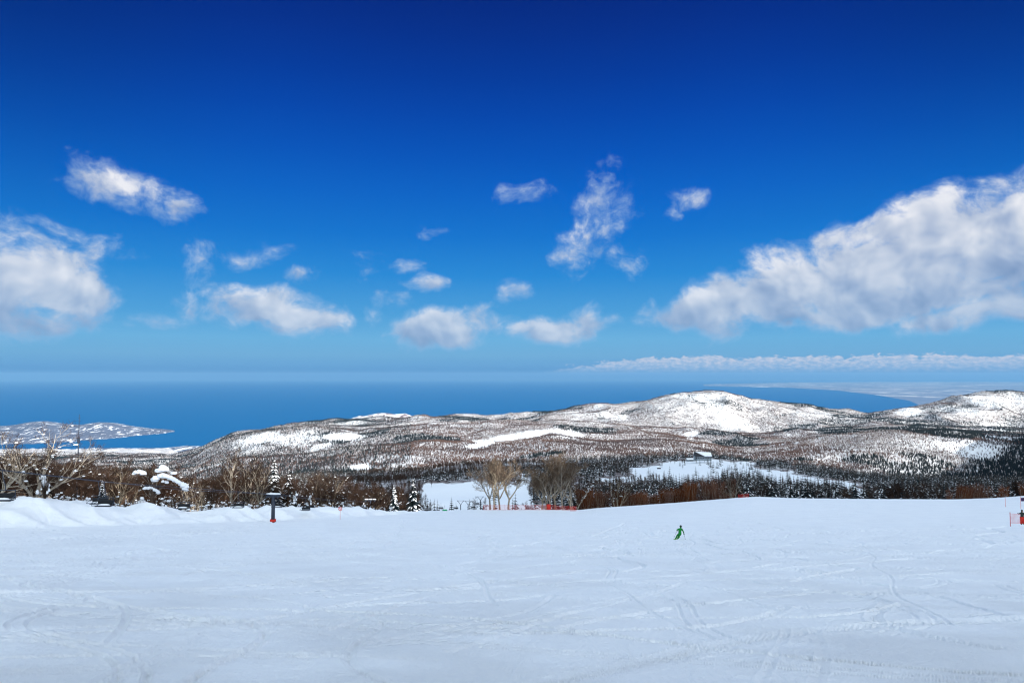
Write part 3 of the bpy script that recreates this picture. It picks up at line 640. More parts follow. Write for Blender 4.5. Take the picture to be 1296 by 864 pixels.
# snow-buried dead tree
e = empty('dead_tree', put(193, 126)); tag(e, 'dark broken tree trunk loaded with big pillows of snow behind the snow bank', 'tree')
MB().tube([(0, 0, -.6), (.1, 0, 2), (.4, 0, 4), (.8, 0, 6.0)], [.42, .38, .3, .2], 8).tube([(.3, 0, 3.2), (1.8, .2, 4.4), (3.4, 0, 4.0), (5.2, .1, 3.2)], [.2, .16, .12, .06], 6).tube([(.1, 0, 2.4), (-1.2, 0, 3.4), (-2.6, 0, 4.6)], [.18, .13, .06], 6).build('trunk', M_BARKD, e, True)
sn = MB()
for line, w0, w1 in [([(1.3, 6.6), (2.0, 7.0), (3.0, 6.5)], .75, .55), ([(-3.2, 6.1), (-2.2, 6.4), (-1.2, 6.0)], .45, .5), ([(.4, 5.0), (1.6, 5.6), (2.8, 5.5), (4.0, 5.1), (5.1, 4.5), (6.1, 3.6), (6.5, 2.9)], .75, .5),
                    ([(-1.0, 3.4), (0, 3.5), (1.0, 3.0), (1.5, 2.3)], .42, .38), ([(-1.7, 1.6), (-1.6, .6)], .38, .5), ([(3.7, 6.2), (4.4, 5.9)], .4, .3), ([(2.2, 4.6), (3.4, 4.4)], .35, .45)]:
    for k in range(len(line)-1):
        for f in (0, .33, .66):
            t = (k+f)/(len(line)-1); x_ = line[k][0]+(line[k+1][0]-line[k][0])*f; z_ = line[k][1]+(line[k+1][1]-line[k][1])*f; w_ = (w0+(w1-w0)*t)*rn.uniform(.75, 1.15)
            sn.blob((x_+rn.uniform(-.12, .12), -.25+rn.uniform(-.2, .2), z_+rn.uniform(-.12, .12)), (w_, w_*.9, w_*rn.uniform(.55, .85)), rn, 2, .22)
sn.build('snow_clumps', M_CLUMP, e, True)
# snow-plastered bushes along the back of the bank
def snowy_bush(seed):
    r_ = random.Random(seed); B = MB(); S_ = MB()
    for k in range(60):
        a = r_.uniform(0, 6.28); l = r_.uniform(.8, 2.4); d = Vector((math.cos(a)*r_.uniform(.2, .7), math.sin(a)*r_.uniform(.2, .7), 1)).normalized(); B.tube([(0, 0, -.4), d*l*.5, d*l+Vector((0, 0, r_.uniform(-.3, .2)))], [.035, .025, .01], 3, cap=False)
    for k in range(13):
        a = r_.uniform(0, 6.28); rr = r_.uniform(.1, 1.2); s = r_.uniform(.10, .33); S_.blob((math.cos(a)*rr, math.sin(a)*rr, r_.uniform(.2, 2.2)), (s*1.1, s, s*.8), r_, 2, .25)
    return (B.mesh('trunk', M_BARKD), S_.mesh('snow_clumps', M_CLUMP, True))
SB = [snowy_bush(5), snowy_bush(6), snowy_bush(7)]
def bush(px, Y, s, k, label, group=None):
    e = empty('snowy_bush', put(px, Y), rn.uniform(0, 6), s); tag(e, label, 'bush', group); link('branches', SB[k % 3][0], e); link('snow_clumps', SB[k % 3][1], e)
    if k == 9: e.scale = (.7*s, .7*s, 1.7*s)
bush(58, 112, 1.3, 9, 'tall white snow pillar plastered on the foot of the large birch')
bush(372, 140, 1.0, 9, 'narrow snow-plastered column right of the tall snow-laden fir')
bush(392, 143, .9, 9, 'second snow column, behind the closest pair of lift chairs past the tall tower')
for i in range(46):
    px = 60+i*9.6+rn.uniform(-6, 6)
    Y0_ = float(smooth_interp(px, Y0T, 40)); bush(px, Y0_+rn.uniform(2, 9), rn.uniform(.5, .9), i % 3, 'low bush clotted with snow along the back of the left snow bank', 'snowy bushes behind the snow bank')
# thicket of bare trees behind the bank
n_b = 0
for i in range(135):
    px = rn.uniform(-60, 600); Y0_ = float(smooth_interp(px, Y0T, 40)); Yt = Y0_+5+rn.random()**1.4*110
    if px > 470: Yt = max(Yt, 205); 
    if 500 < px < 600 and Yt < 330: continue
    loc = put(px, Yt); k = rn.random()
    lim = np.interp(px, [-60, 0, 120, 200, 240, 300, 340, 420, 480, 600], [575, 565, 572, 582, 590, 574, 585, 592, 602, 600])
    lim += rn.triangular(0, 40, 10)
    maxh = float(wz(lim))*Yt-loc[2]
    if maxh < 3: continue
    s = min(maxh/9.5, 1.35)
    if k < .64: plant('brown_tree', BROWN[i % 3], loc, rn.uniform(0, 6.28), s, 'bare brown twiggy tree in the thicket behind the left snow bank', 'tree', 'brown trees behind the snow bank')
    elif k < .9: plant('birch_tree', BIRCH[i % 4], loc, rn.uniform(0, 6.28), s*.95, 'bare pale-limbed birch in the thicket behind the left snow bank', 'tree', 'birches behind the snow bank')
    else: plant('fir_tree', FIRM[i % 3], loc, rn.uniform(0, 6.28), s*.7, 'dark fir scattered in the bare thicket behind the left snow bank', 'tree', 'firs behind the snow bank')
# --- birches at the red netting
for i, (px, Y, s, lab) in enumerate([(620.5, 193, .95, 'leaning birch, leftmost of the group at the left end of the red netting'), (625.5, 191, 1.0, 'pale birch second from the left behind the red netting'), (632.7, 194, 1.03, 'birch with a curved dark trunk, third from the left behind the red netting'),
                               (643.3, 196, 1.06, 'straight dark-trunked birch beside the gap in the middle of the red netting'), (685.7, 197, .82, 'slim birch just right of the gap in the middle of the red netting'), (690, 205, .8, 'thin pale birch stem behind the slim birch at the red netting'),
                               (696, 193, 1.06, 'thick dark-trunked birch with red padding at the red netting'), (703, 195, 1.1, 'tall birch right of the thick dark-trunked birch at the red netting'), (712, 192, 1.02, 'wide-crowned birch near the right end of the red netting'), (722, 196, .92, 'low-limbed birch at the right end of the red netting')]):
    plant('birch_tree', TALL[i % 3], put(px, Y), i*1.3, tops(TALL[i % 3], px, Y, [584, 578, 577, 580, 594, 590, 583, 573, 571, 590][i]), lab, 'tree')
plant('birch_tree', BIRCH[3], put(727, 199), .5, 1.0, 'snow-dusted bushy birch with low white boughs right of the red netting', 'tree')
plant('birch_tree', BIRCH[1], put(781, 204), 1.5, .95, 'spreading white-limbed birch in front of the brown thicket right of the netting', 'tree')
plant('birch_tree', BIRCH[0], put(928, 206), 2.5, .98, 'pale tan birch at the right end of the domed brown thicket', 'tree')
for i, px in enumerate([606, 670, 735, 662]): plant('birch_tree', BROWN[i % 3], put(px, 215+i*7), i, .62, 'small brown shrub tree behind the birches at the red netting', 'tree', 'shrub trees behind the netting')
# --- brown thickets along the far edge
for i in range(66):
    px = rn.uniform(735, 930) if i < 50 else rn.uniform(1190, 1330)
    Y = rn.uniform(204, 235); loc = put(px, Y)
    lim = np.interp(px, [735, 770, 820, 860, 880, 900, 920, 932, 1190, 1230, 1296, 1330], [612, 618, 618, 612, 603, 599, 603, 612, 618, 609, 606, 606])+rn.uniform(0, 7)
    h = float(wz(lim))*Y-loc[2]
    if px < 1000: plant('shrub_tree', THICK[i % 3], loc, rn.uniform(0, 6.28), max(.5, h/7), 'many-stemmed red-brown shrub tree in the thicket between the netting and the fir wood', 'tree', 'red-brown thicket right of the netting', 2)
    else: plant('shrub_tree', THICK[i % 3], loc, rn.uniform(0, 6.28), max(.5, h/7), 'many-stemmed dark brown shrub tree in the thicket at the right frame edge', 'tree', 'brown thicket at the right edge', 2)

gu = np.linspace(-.95, .95, 480); gY = np.geomspace(195, 9000, 420); GU, GY = np.meshgrid(gu, gY, indexing='ij'); GW = np.maximum.accumulate(terrain(GU*GY, GY)/GY, axis=1)
def seen(X, Y, Z, h=9., tol=.004):
    i = np.clip(np.rint((X/Y-gu[0])/(gu[1]-gu[0])).astype(int), 0, 479); j = np.clip(np.searchsorted(gY, Y)-2, 0, 419)
    return (Z+h)/Y > GW[i, j]-tol
# --- bench: firs and bare trees, the largest as trees of their own, the rest as one wood
def inpoly(x, y, P):
    c = np.zeros(len(x), bool); j = len(P)-1
    for i in range(len(P)):
        xi, yi = P[i]; xj, yj = P[j]; c ^= ((yi > y) != (yj > y)) & (x < (xj-xi)*(y-yi)/(yj-yi+1e-9)+xi); j = i
    return c
FIELDS = [[(540, 609), (625, 606), (668, 618), (690, 645), (690, 660), (530, 660), (528, 628)], [(640, 645), (652, 596), (662, 596), (672, 645)],
          [(790, 606), (800, 591), (845, 583), (880, 579), (952, 583), (960, 590), (990, 593), (1040, 603), (1100, 618), (1130, 640), (1080, 628), (1010, 612), (950, 604), (905, 606), (865, 613), (850, 622), (838, 605)],
          [(755, 603), (790, 600), (800, 606), (780, 610)], [(985, 600), (1040, 612), (1060, 622), (1000, 612)]]
def project(X, Y, Z):
    c, s = math.cos(PITCH), math.sin(PITCH); d = Y*c+Z*s; v = -Y*s+Z*c
    return 648+F*X/d, 432-F*v/d
rg = np.random.default_rng(7)
N = 26000
uu = rg.uniform(-.85, .85, N); YY = np.sqrt(rg.uniform(250**2, 960**2, N)); XX = uu*YY; ZZ = terrain(XX, YY); PX, PY = project(XX, YY, ZZ)
keep = ~((PX < 480) & (YY < 300))
WX = 16*(fbm(XX/30, YY/60, 3, 301)-.5)*2; WY = 5*(fbm(XX/30, YY/60, 3, 311)-.5)*2
for P in FIELDS: keep &= ~inpoly(PX+WX, PY+WY, P) | ((rg.random(N) < .045) & ~((PX > 540) & (PX < 625) & (PY > 622)))
keep &= (rg.random(N) < np.where(YY > 700, 1.0, .8))
sk_ = smooth_interp(PX, SKY, 8); keep &= (PY-F*11/YY < sk_+1)      # its top shows above the edge of the piste
keep &= seen(XX, YY, ZZ, 11, .008)
XX, YY, ZZ, PX, PY = [a[keep] for a in (XX, YY, ZZ, PX, PY)]
kind = fbm(XX/55, YY/55, 3, 99)
brown = (kind > np.where(PX < 620, .50, np.where(PX > 930, .75, .60)))
brown |= rg.random(len(XX)) < np.where(PX < 500, .35, .06)
hh = rg.uniform(6, 11.5, len(XX)); hh = np.where(brown, hh*.8, hh)
order = np.argsort(-(hh/YY)); vis = order
ind_f = [i for i in vis if not brown[i]][:230]; ind_b = [i for i in vis if brown[i]][:90]
for i in ind_f:
    plant('fir_tree', FIRM[i % 3], (XX[i], YY[i], ZZ[i]), rn.uniform(0, 6.28), hh[i]/9, 'dark snow-dusted fir of the shaded wood below the far edge of the piste', 'tree', 'firs of the shaded wood', 3)
for i in ind_b:
    plant('brown_tree', BROWN[i % 3], (XX[i], YY[i], ZZ[i]), rn.uniform(0, 6.28), hh[i]/9, 'bare brown tree standing in the shaded fir wood below the piste', 'tree', 'bare trees of the shaded wood', 2)
rest = np.ones(len(XX), bool); rest[ind_f] = False; rest[ind_b] = False
def tri_arrays(me):
    me.calc_loop_triangles(); v = np.empty(len(me.vertices)*3, np.float32); me.vertices.foreach_get('co', v); t = np.empty(len(me.loop_triangles)*3, np.int32); me.loop_triangles.foreach_get('vertices', t)
    return v.reshape(-1, 3), t.reshape(-1, 3)
def merge(name, protos, sel, pos, sc_, rot, mats):
    """protos: list of (V, T, matidx); every point gets one"""
    Vs = []; Ts = []; Ms = []; b = 0
    for k, (V_, T_, mi) in enumerate(protos):
        w = np.where(sel == k)[0]
        if not len(w): continue
        c, s = np.cos(rot[w])[:, None], np.sin(rot[w])[:, None]; S_ = sc_[w][:, None]
        x = (V_[None, :, 0]*c-V_[None, :, 1]*s)*S_+pos[w, 0][:, None]; y = (V_[None, :, 0]*s+V_[None, :, 1]*c)*S_+pos[w, 1][:, None]; z = V_[None, :, 2]*S_+pos[w, 2][:, None]
        Vs.append(np.stack([x, y, z], -1).reshape(-1, 3)); Ts.append((T_[None]+(np.arange(len(w))*len(V_))[:, None, None]).reshape(-1, 3)+b); b += len(w)*len(V_); Ms.append(np.tile(mi, len(w)))
    return mesh_np(name, np.concatenate(Vs), np.concatenate(Ts), mats, np.concatenate(Ms))
def combo(meshes, idx):
    V_ = []; T_ = []; m_ = []; b = 0
    for me, i in zip(meshes, idx):
        if me is None: continue
        v, t = tri_arrays(me); V_.append(v); T_.append(t+b); m_.append(np.full(len(t), i)); b += len(v)
    return np.concatenate(V_), np.concatenate(T_), np.concatenate(m_)
FIRL = [fir(80+i, 9, 7, 6, [.18, .08, .24][i], .33, 1) for i in range(3)]
def lowbare(seed, n=46, H=8.0, r=.05):
    q_ = random.Random(seed); B = MB(); B.tube([(0, 0, -.5), (0, 0, H*.6)], [.12, .07], 3, cap=False)
    for k in range(n):
        z = q_.uniform(.22, .7)*H; a = q_.uniform(0, 6.28); o = q_.uniform(.3, 1); l = H*q_.uniform(.16, .36); e_ = (math.cos(a)*l*o*.8, math.sin(a)*l*o*.8, z+l*q_.uniform(.5, 1)); B.tube([(math.cos(a)*.2, math.sin(a)*.2, z), e_], [r, r*.5], 3, cap=False)
    return B.mesh('x', M_TWIG)
protos = [combo(f, (0, 1, 2)) for f in FIRL]+[combo([lowbare(s)], (3,)) for s in (1, 2)]
w = np.where(rest)[0]; sel = np.where(brown[w], 3+rg.integers(0, 2, len(w)), rg.integers(0, 3, len(w)))
me = merge('shaded_wood', protos, sel, np.stack([XX, YY, ZZ], -1)[w], hh[w]/9, rg.uniform(0, 6.28, len(w)), [M_BARKD, M_FIR, M_CLUMP, M_TWIG])
tag(link('forest', me), 'dark mixed fir wood covering the shaded shelf below the piste', 'forest', kind='stuff')
print('bench', len(XX), 'polys', len(me.polygons))

spx, spy = project(SX, np.maximum(SY, 1), SZ); wv = np.where((SY > smooth_interp(spx, Y0T, 40)+4) & (np.abs(SX) < SY*1.1), .85, 0.)
for P in FIELDS: wv = np.where(inpoly(spx, spy-1.5, P), 0., wv)
at_ = SLOPE.data.attributes.new('wood', 'FLOAT', 'POINT'); at_.data.foreach_set('value', wv.astype(np.float32))
# --- far wooded hills: fine speckle of bare trees and firs
N = 560000
uu = rg.uniform(-.80, .80, N); YY = rg.uniform(1500**1.6, 6900**1.6, N)**(1/1.6); XX = uu*YY; ZZ = terrain(XX, YY); PX, PY = project(XX, YY, ZZ)
CLEAR = [(612, 560, 38, 4.2, 1, 8), (662, 550, 48, 5.5, 1, 8), (715, 548, 30, 4, 1, -8), (330, 556, 42, 10, .8, 5), (380, 556, 40, 9, .6, 5), (435, 553, 34, 7, 1, 0), (405, 566, 20, 5, .7, 10), (455, 592, 16, 6, 1, 0), (310, 566, 30, 8, .5, 0),
          (495, 582, 45, 10, .35, 0), (876, 551, 12, 5, .8, 0), (895, 503, 42, 9, .35, 0), (870, 515, 50, 10, .15, 0), (1150, 521, 22, 6, .7, 0), (1255, 508, 38, 9, .55, -5), (1215, 520, 40, 8, .4, 0), (1290, 505, 25, 8, .5, 0), (1055, 575, 45, 14, .2, 0), (1150, 590, 60, 16, .2, 0), (1180, 560, 50, 8, .25, 0), (1030, 523, 30, 5, .3, 0), (1250, 540, 40, 5, .4, 0)]
def shade_mask(XX, YY, PX, PY):
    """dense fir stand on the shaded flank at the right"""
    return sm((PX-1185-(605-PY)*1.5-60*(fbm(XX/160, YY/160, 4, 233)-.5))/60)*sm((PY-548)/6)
def density(XX, YY, PX, PY):
    dn = fbm(XX/260, YY/260, 4, 120); dn2 = fbm(XX/700+3, YY/900, 3, 140)
    d = .75*sm((dn-.30)/.2)+.40*sm((dn2-.38)/.2)+.28; clear = np.zeros(d.shape); PX0, PY0 = PX, PY
    for cx, cy_, rx, ry, kk, rot in CLEAR:
        a = R(rot); PX = PX0+10*(fbm(XX/130, YY/260, 3, 211)-.5)*2; PY = PY0+5*(fbm(XX/130, YY/260, 3, 223)-.5)*2; x = (PX-cx)*math.cos(a)-(PY-cy_)*math.sin(a); y = (PX-cx)*math.sin(a)+(PY-cy_)*math.cos(a)
        clear = np.maximum(clear, kk*np.clip(1.6-1.6*((x/rx)**2+(y/ry)**2), 0, 1))
    PX, PY = PX0, PY0; d = np.minimum(1, d*1.35)*(1-clear)
    d = np.where(PX < 262, np.maximum(d, .85*(fbm(XX/300, YY/500, 3, 171) > .42)), d)
    return np.maximum(d, shade_mask(XX, YY, PX, PY))  # firs packed onto the right flank to imitate its shade
dens = density(XX, YY, PX, PY)
hx, hy = X2.ravel(), Y2.ravel(); hpx, hpy = project(hx, np.maximum(hy, 1), Z2.ravel()); hy_ = np.hypot(hx, hy)
wf = density(hx, hy, hpx, hpy)*sm((hy-1300)/500); wb = np.where((hy < 1500), 1.0, 0.0)
hwx = 16*(fbm(hx/30, hy/60, 3, 301)-.5)*2; hwy = 5*(fbm(hx/30, hy/60, 3, 311)-.5)*2
for P in FIELDS: wb = np.where(inpoly(hpx+hwx, hpy-1.5+hwy, P), 0., wb)
wood = np.clip(np.where(hy < 1400, wb*1.3, wf+.4*shade_mask(hx, hy, hpx, hpy)*(wf > 0)), 0, 1.45)  # ground inside the mask darkened further, shade put into its colour
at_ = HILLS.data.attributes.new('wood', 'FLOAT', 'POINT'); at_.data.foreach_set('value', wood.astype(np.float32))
k = rg.random(N) < dens
k &= (PX > -60) & (PX < 1360) & seen(XX, YY, ZZ)
XX, YY, ZZ, PX, PY = [a[k] for a in (XX, YY, ZZ, PX, PY)]
firz = (fbm(XX/420+9, YY/420, 3, 155) > .60) | ((PX > 980) & (PY > 525) & (PY < 550) & (fbm(XX/200, YY/200, 2, 156) > .5)) | ((PX < 520) & (rg.random(len(XX)) < .3)) | (rg.random(len(XX)) < shade_mask(XX, YY, PX, PY))
def tiny_bare(seed, n=7, H=8.0):
    q_ = random.Random(seed); V_ = []; T_ = []
    for k in range(n):
        a = q_.uniform(0, 6.28); b = a+q_.uniform(1, 2.2); w_ = .5; r_ = q_.uniform(1.2, 3.0); z0 = q_.uniform(0, .35)*H
        i = len(V_); V_ += [(math.cos(b)*w_, math.sin(b)*w_, z0), (-math.cos(b)*w_, -math.sin(b)*w_, z0), (math.cos(a)*r_, math.sin(a)*r_, H*q_.uniform(.7, 1))]; T_.append((i, i+1, i+2))
    return np.array(V_, np.float32), np.array(T_, np.int32), np.array([2 if (k in (1, 4) and seed > 1) else 0 for k in range(n)])
def tiny_fir(seed):
    q_ = random.Random(seed); V_ = []; T_ = []; m_ = []
    for l, (z, r_) in enumerate([(1.2, 2.0), (3.6, 1.5), (6.0, .9)]):
        i = len(V_); V_ += [(math.cos(a)*r_*q_.uniform(.8, 1.2), math.sin(a)*r_, z) for a in (0, 1.57, 3.14, 4.71)]+[(0, 0, z+3.4)]; T_ += [(i, i+1, i+4), (i+1, i+2, i+4), (i+2, i+3, i+4), (i+3, i, i+4)]; m_ += [1, 1, 1, 1]
    return np.array(V_, np.float32), np.array(T_, np.int32), np.array(m_)
protos = [tiny_bare(s) for s in range(4)]+[tiny_fir(s) for s in range(2)]
sel = np.where(firz, 4+rg.integers(0, 2, len(XX)), np.where(fbm(XX/330, YY/330, 3, 190) > .5, rg.integers(0, 2, len(XX)), rg.integers(1, 4, len(XX))))
me = merge('far_wood', protos, sel, np.stack([XX, YY, ZZ], -1), rg.uniform(.7, 1.35, len(XX))*(1+.2*shade_mask(XX, YY, PX, PY)), rg.uniform(0, 6.28, len(XX)), [M_FARTWIG, M_FIR, M_CLUMP])
tag(link('forest', me), 'sparse brown and grey woods covering the sunlit snowy hills in the distance', 'forest', kind='stuff')
print('far trees', len(XX), 'polys', len(me.polygons))

# ---------------------------------------------------------------- ski lift
LX = -41.0
def tower(px, Y, top_py, base_py, padh, label, name='lift_tower', arm=2.3, r=.28):
    u, w = ray(px, base_py); zb = w*Y; u2, w2 = ray(px, top_py); zt_ = w2*Y; H = zt_-zb
    e = empty(name, (u*Y, Y, zb)); tag(e, label, 'lift tower', 'lift towers')
    MB().tube([(0, 0, -1.5), (0, 0, H-.15)], [r, r*.8], 14).build('pole', M_STEEL, e, True)
    MB().box((0, 0, H-.1), (arm*2, .34, .22)).box((0, 0, H-.32), (1.1, .3, .25)).build('crossarm', M_STEEL, e)
    for s in (-1, 1):
        a = MB().box((s*arm*.86, 0, H-.36), (.12, 1.9, .22))
        for k in range(4): a.tube([(s*arm*.86-.09, -.7+.46*k, H-.32), (s*arm*.86+.09, -.7+.46*k, H-.32)], .17, 10)
        a.build('sheave_assembly', M_STEEL, e)
    s_ = MB(); r3 = random.Random(3)
    for k in range(7): s_.blob((-arm+.35+k*(2*arm-.7)/6, 0, H+.10), (.50, .24, .17), r3, 2, .12)
    s_.build('snow_cap', M_CLUMP, e, True)
    pd = MB().tube([(0, 0, -.3), (0, 0, padh*.5), (0, 0, padh)], [r+.16, r+.18, r+.12], 12)
    pd.build('red_padding', M_RED, e, True)
    return e, Vector((u*Y, Y, zt_))
T1, t1 = tower(345.5, 120, 625.5, 657.5, .12, 'taller dark lift tower with a snow-capped crossarm and a thin red ring at its foot', arm=1.12, r=.35)
T2, t2 = tower(468.5, 190, 632, 651.5, 1.9, 'shorter lift tower farther down the line with a tall red padded foot', r=.22, arm=1.45)
def chair_mesh():
    A = MB().tube([(0, 0, 0), (0, .05, -.5), (0, .35, -1.2), (0, .38, -1.55)], .035, 6)
    Fm = MB().tube([(-.78, .38, -1.55), (.78, .38, -1.55)], .035, 6)
    for s in (-1, 1): Fm.tube([(s*.78, .38, -1.55), (s*.78, .40, -2.25), (s*.78, -.12, -2.3)], .03, 6)
    Se = MB().box((0, .08, -2.28), (1.5, .5, .09)); Bk = MB().box((0, .37, -1.98), (1.5, .07, .42))
    Br = MB()
    for s in (-1, 1): Br.tube([(s*.84, .3, -1.95), (s*.98, -.2, -2.05), (s*.98, -.32, -2.2)], .03, 5)
    Br.tube([(-.98, -.32, -2.2), (.98, -.32, -2.2)], .03, 5)
    return [('hanger', A.mesh('hanger', M_STEEL)), ('frame', Fm.mesh('frame', M_STEEL)), ('seat', Se.mesh('seat', M_BLACK)), ('backrest', Bk.mesh('backrest', M_BLACK)), ('armrest_bar', Br.mesh('armrest_bar', M_STEEL))]
CH = chair_mesh(); chs = MB(); chs.blob((0, .05, -2.2), (.6, .24, .13), random.Random(2), 2, .1); chs = chs.mesh('snow_cap', M_CLUMP, True)
def chair(px, py, lane, label, X0=None, Y=None, s=1.0, group='chairs of the nearer lift', rz=0):
    x = (X0 if X0 is not None else LX)+lane; u, w = ray(px, py); Yc = Y if Y else x/u; z = w*Yc+2.28*s
    e = empty('lift_chair', (u*Yc, Yc, z), rz, s); tag(e, label, 'lift chair', group)
    for nm, me in CH: link(nm, me, e)
    if Yc < 130: link('snow_cap', chs, e)
    return Vector((u*Yc, Yc, z))
tops = []
cl = [(2, 633, 1.2, 'lift chair cut off by the left edge of the photo'), (131, 640, 1.3, 'nearest whole lift chair hanging low over the left snow bank'), (124, 637, -1.3, 'lift chair partly hidden right behind the nearest whole one'), (231, 643, -1.3, 'dark lift chair against the snowy bushes left of the tall tower'),
      (301, 642, 1.3, 'single snow-topped lift chair between the dark chair and the tall tower'), (351, 641.5, -1.3, 'lift chair showing from behind the pole of the tall tower'), (386.5, 645.5, 1.3, 'lower chair of the first pair right of the tall tower'), (392, 643, -1.3, 'upper chair of the first pair right of the tall tower'),
      (415.5, 646.5, 1.3, 'left chair of the pair beside the round warning sign'), (423, 645, -1.3, 'right chair of the pair beside the round warning sign'), (441, 646.3, 1.3, 'left chair of the pair between sign and shorter tower'), (447.5, 645.5, -1.3, 'right chair of the pair between sign and shorter tower'),
      (461.5, 645.4, 1.0, 'lift chair just left of the shorter tower'), (478, 647.2, 1.0, 'lift chair just right of the shorter tower'), (487, 645.6, -1.0, 'farthest lift chair of the line, in front of the snowy fir')]
rope = {1: [], -1: []}
for px, py, ln, lab in cl:
    p_ = chair(px, py, ln, lab); rope[1 if ln > 0 else -1].append(p_)
for s, pts in rope.items():
    pts = sorted(pts, key=lambda v: v.y); a, b = pts[0], pts[-1]
    pts = [a+(a-pts[1])*6]+pts+[b+(b-pts[-2])*1.5]
    tag(MB().tube([p+Vector((0, 0, .03)) for p in pts], .022, 4).build('haul_rope', M_STEEL), 'thin steel haul rope on the %s side of the lift towers' % ('near piste' if s > 0 else 'forest'), 'rope')
# second lift line lower down by the small snowfield
for i, (px, py, Y, lab) in enumerate([(583, 643, 240, 'small forked lift mast, first from the left above the green cover'), (592.5, 643, 250, 'small forked lift mast in the middle of the distant lift row'), (608, 637, 262, 'small forked lift mast nearest the red netting')]):
    u, w = ray(px, py); H = 2.6; e = empty('forked_lift_mast', (u*Y, Y, w*Y)); tag(e, lab, 'lift mast', 'masts of the distant lift')
    MB().tube([(0, 0, -4), (0, 0, H*.5)], .13, 8).build('pole', M_STEEL, e)
    for s in (-1, 1): MB().tube([(0, 0, H*.45), (s*.5, 0, H*.75), (s*1.1, 0, H)], .08, 6).tube([(s*1.1, -.3, H), (s*1.1, .3, H)], .1, 6).build('arm', M_STEEL, e)
    MB().tube([(-1.3, 0, H+.02), (1.3, 0, H+.02)], .05, 6).build('crossbar', M_STEEL, e)
for i, (px, py, lab) in enumerate([(558, 643.5, 'distant lift chair at the left end of the row beyond the piste edge'), (577, 643.5, 'distant lift chair left of the first forked mast'), (599, 642.5, 'distant lift chair between the forked masts'), (604, 638, 'upper distant lift chair beside the last forked mast')]):
    chair(px, py, 0, lab, Y=245+i*6, s=.95, group='chairs of the distant lift')

# ---------------------------------------------------------------- signs, nets, mast
u, w = ray(430.5, 659); Y = 128; H = float(wz(643.5)-w)*Y
e = empty('warning_sign', (u*Y, Y, w*Y)); tag(e, 'round red and white warning sign on a thin pole below the snow bank', 'sign')
MB().tube([(0, 0, -.6), (0, 0, H)], .022, 6).build('pole', M_NET, e)
M_WHITE = mat('sign_white', (.8, .8, .8), .5); 
def disc(r, y, n=24): return ([(r*math.cos(6.2832*k/n), y, r*math.sin(6.2832*k/n)+H) for k in range(n)], [tuple(range(n))])
dk = MB().add(*disc(.36, -.05)).add([(.36*math.cos(6.2832*k/24), -.03, .36*math.sin(6.2832*k/24)+H) for k in range(24)], [tuple(range(24))[::-1]]); dk.build('sign_plate', M_WHITE, e)
MB().tube([(.30*math.cos(6.2832*k/24), -.055, .30*math.sin(6.2832*k/24)+H) for k in range(25)], .05, 4, cap=False).tube([(-.2, -.06, H+.2), (.2, -.06, H-.2)], .04, 4).build('red_ring', M_NET, e)

def net_fence(name, pts, h, label, group=None, posts=True, pitch=.18, strand=.011, gap=0):
    """pts: ground points; strands woven as real strips"""
    P = [Vector(p) for p in pts]; o = P[0]; e = empty(name, o); tag(e, label, 'safety netting', group)
    NB = MB()
    for a, b in zip(P[:-1], P[1:]):
        a_, b_ = a-o, b-o; L = (b_-a_).length; n = max(2, int(L/pitch))
        for k in range(n+1):
            q_ = a_.lerp(b_, k/n); NB.tube([q_+Vector((0, 0, gap+.02)), q_+Vector((0, 0, h))], strand, 3, cap=False)
        m_ = int((h-gap)/pitch)
        for k in range(m_+1):
            z = gap+.02+(h-gap-.02)*k/m_; NB.tube([a_+Vector((0, .01, z)), b_+Vector((0, .01, z))], strand*(1.8 if k in (0, m_) else 1), 3, cap=False)
    NB.build('net', M_NET, e)
    for p_ in P: MB().tube([p_-o+Vector((0, -.03, -.4)), p_-o+Vector((0, -.03, h+.18))], .035, 6).build('post', M_RED, e)
    return e
def gp(px, Y): x, y, z = put(px, Y); return (x, y, z)
net_fence('safety_net', [gp(x, 187.5) for x in (612, 625, 639, 652.5, 665, 678, 691, 703)], 1.25, 'long low red safety netting in front of the birches at the piste edge')
net_fence('safety_net', [gp(703.5, 187), gp(712, 185), gp(719, 183), gp(729, 181), gp(722, 180)], 1.15, 'sagging folded end of red netting under the wide-crowned birch')
net_fence('safety_net', [gp(934, 187), gp(939, 187.5), gp(947, 188)], .8, 'short red netting beside the leaning pole at the crest right of the brown thicket')
a, b = gp(944, 189), None
tag(MB().tube([(0, 0, -.3), (-1.1, 0, 1.2), (-2.4, 0, 2.7)], [.09, .08, .05], 6).build('leaning_pole', M_BARK), 'pale pole leaning left beside the short red netting at the crest', 'pole').location = a
tag(MB().tube([(0, 0, -.3), (0, 0, 1.0)], [.12, .10], 8).build('post', M_STEEL), 'short dark post at the left end of the long red netting', 'post').location = gp(611.5, 188)
# tree padding
tag(MB().tube([(0, 0, -.3), (0, 0, .9), (0, 0, 1.5)], [.55, .58, .5], 12).build('tree_padding', M_RED, smooth=True), 'bright red crash padding round the foot of the thick dark-trunked birch', 'padding').location = (gp(694, 192)[0], 190.6, gp(694, 190.6)[2])
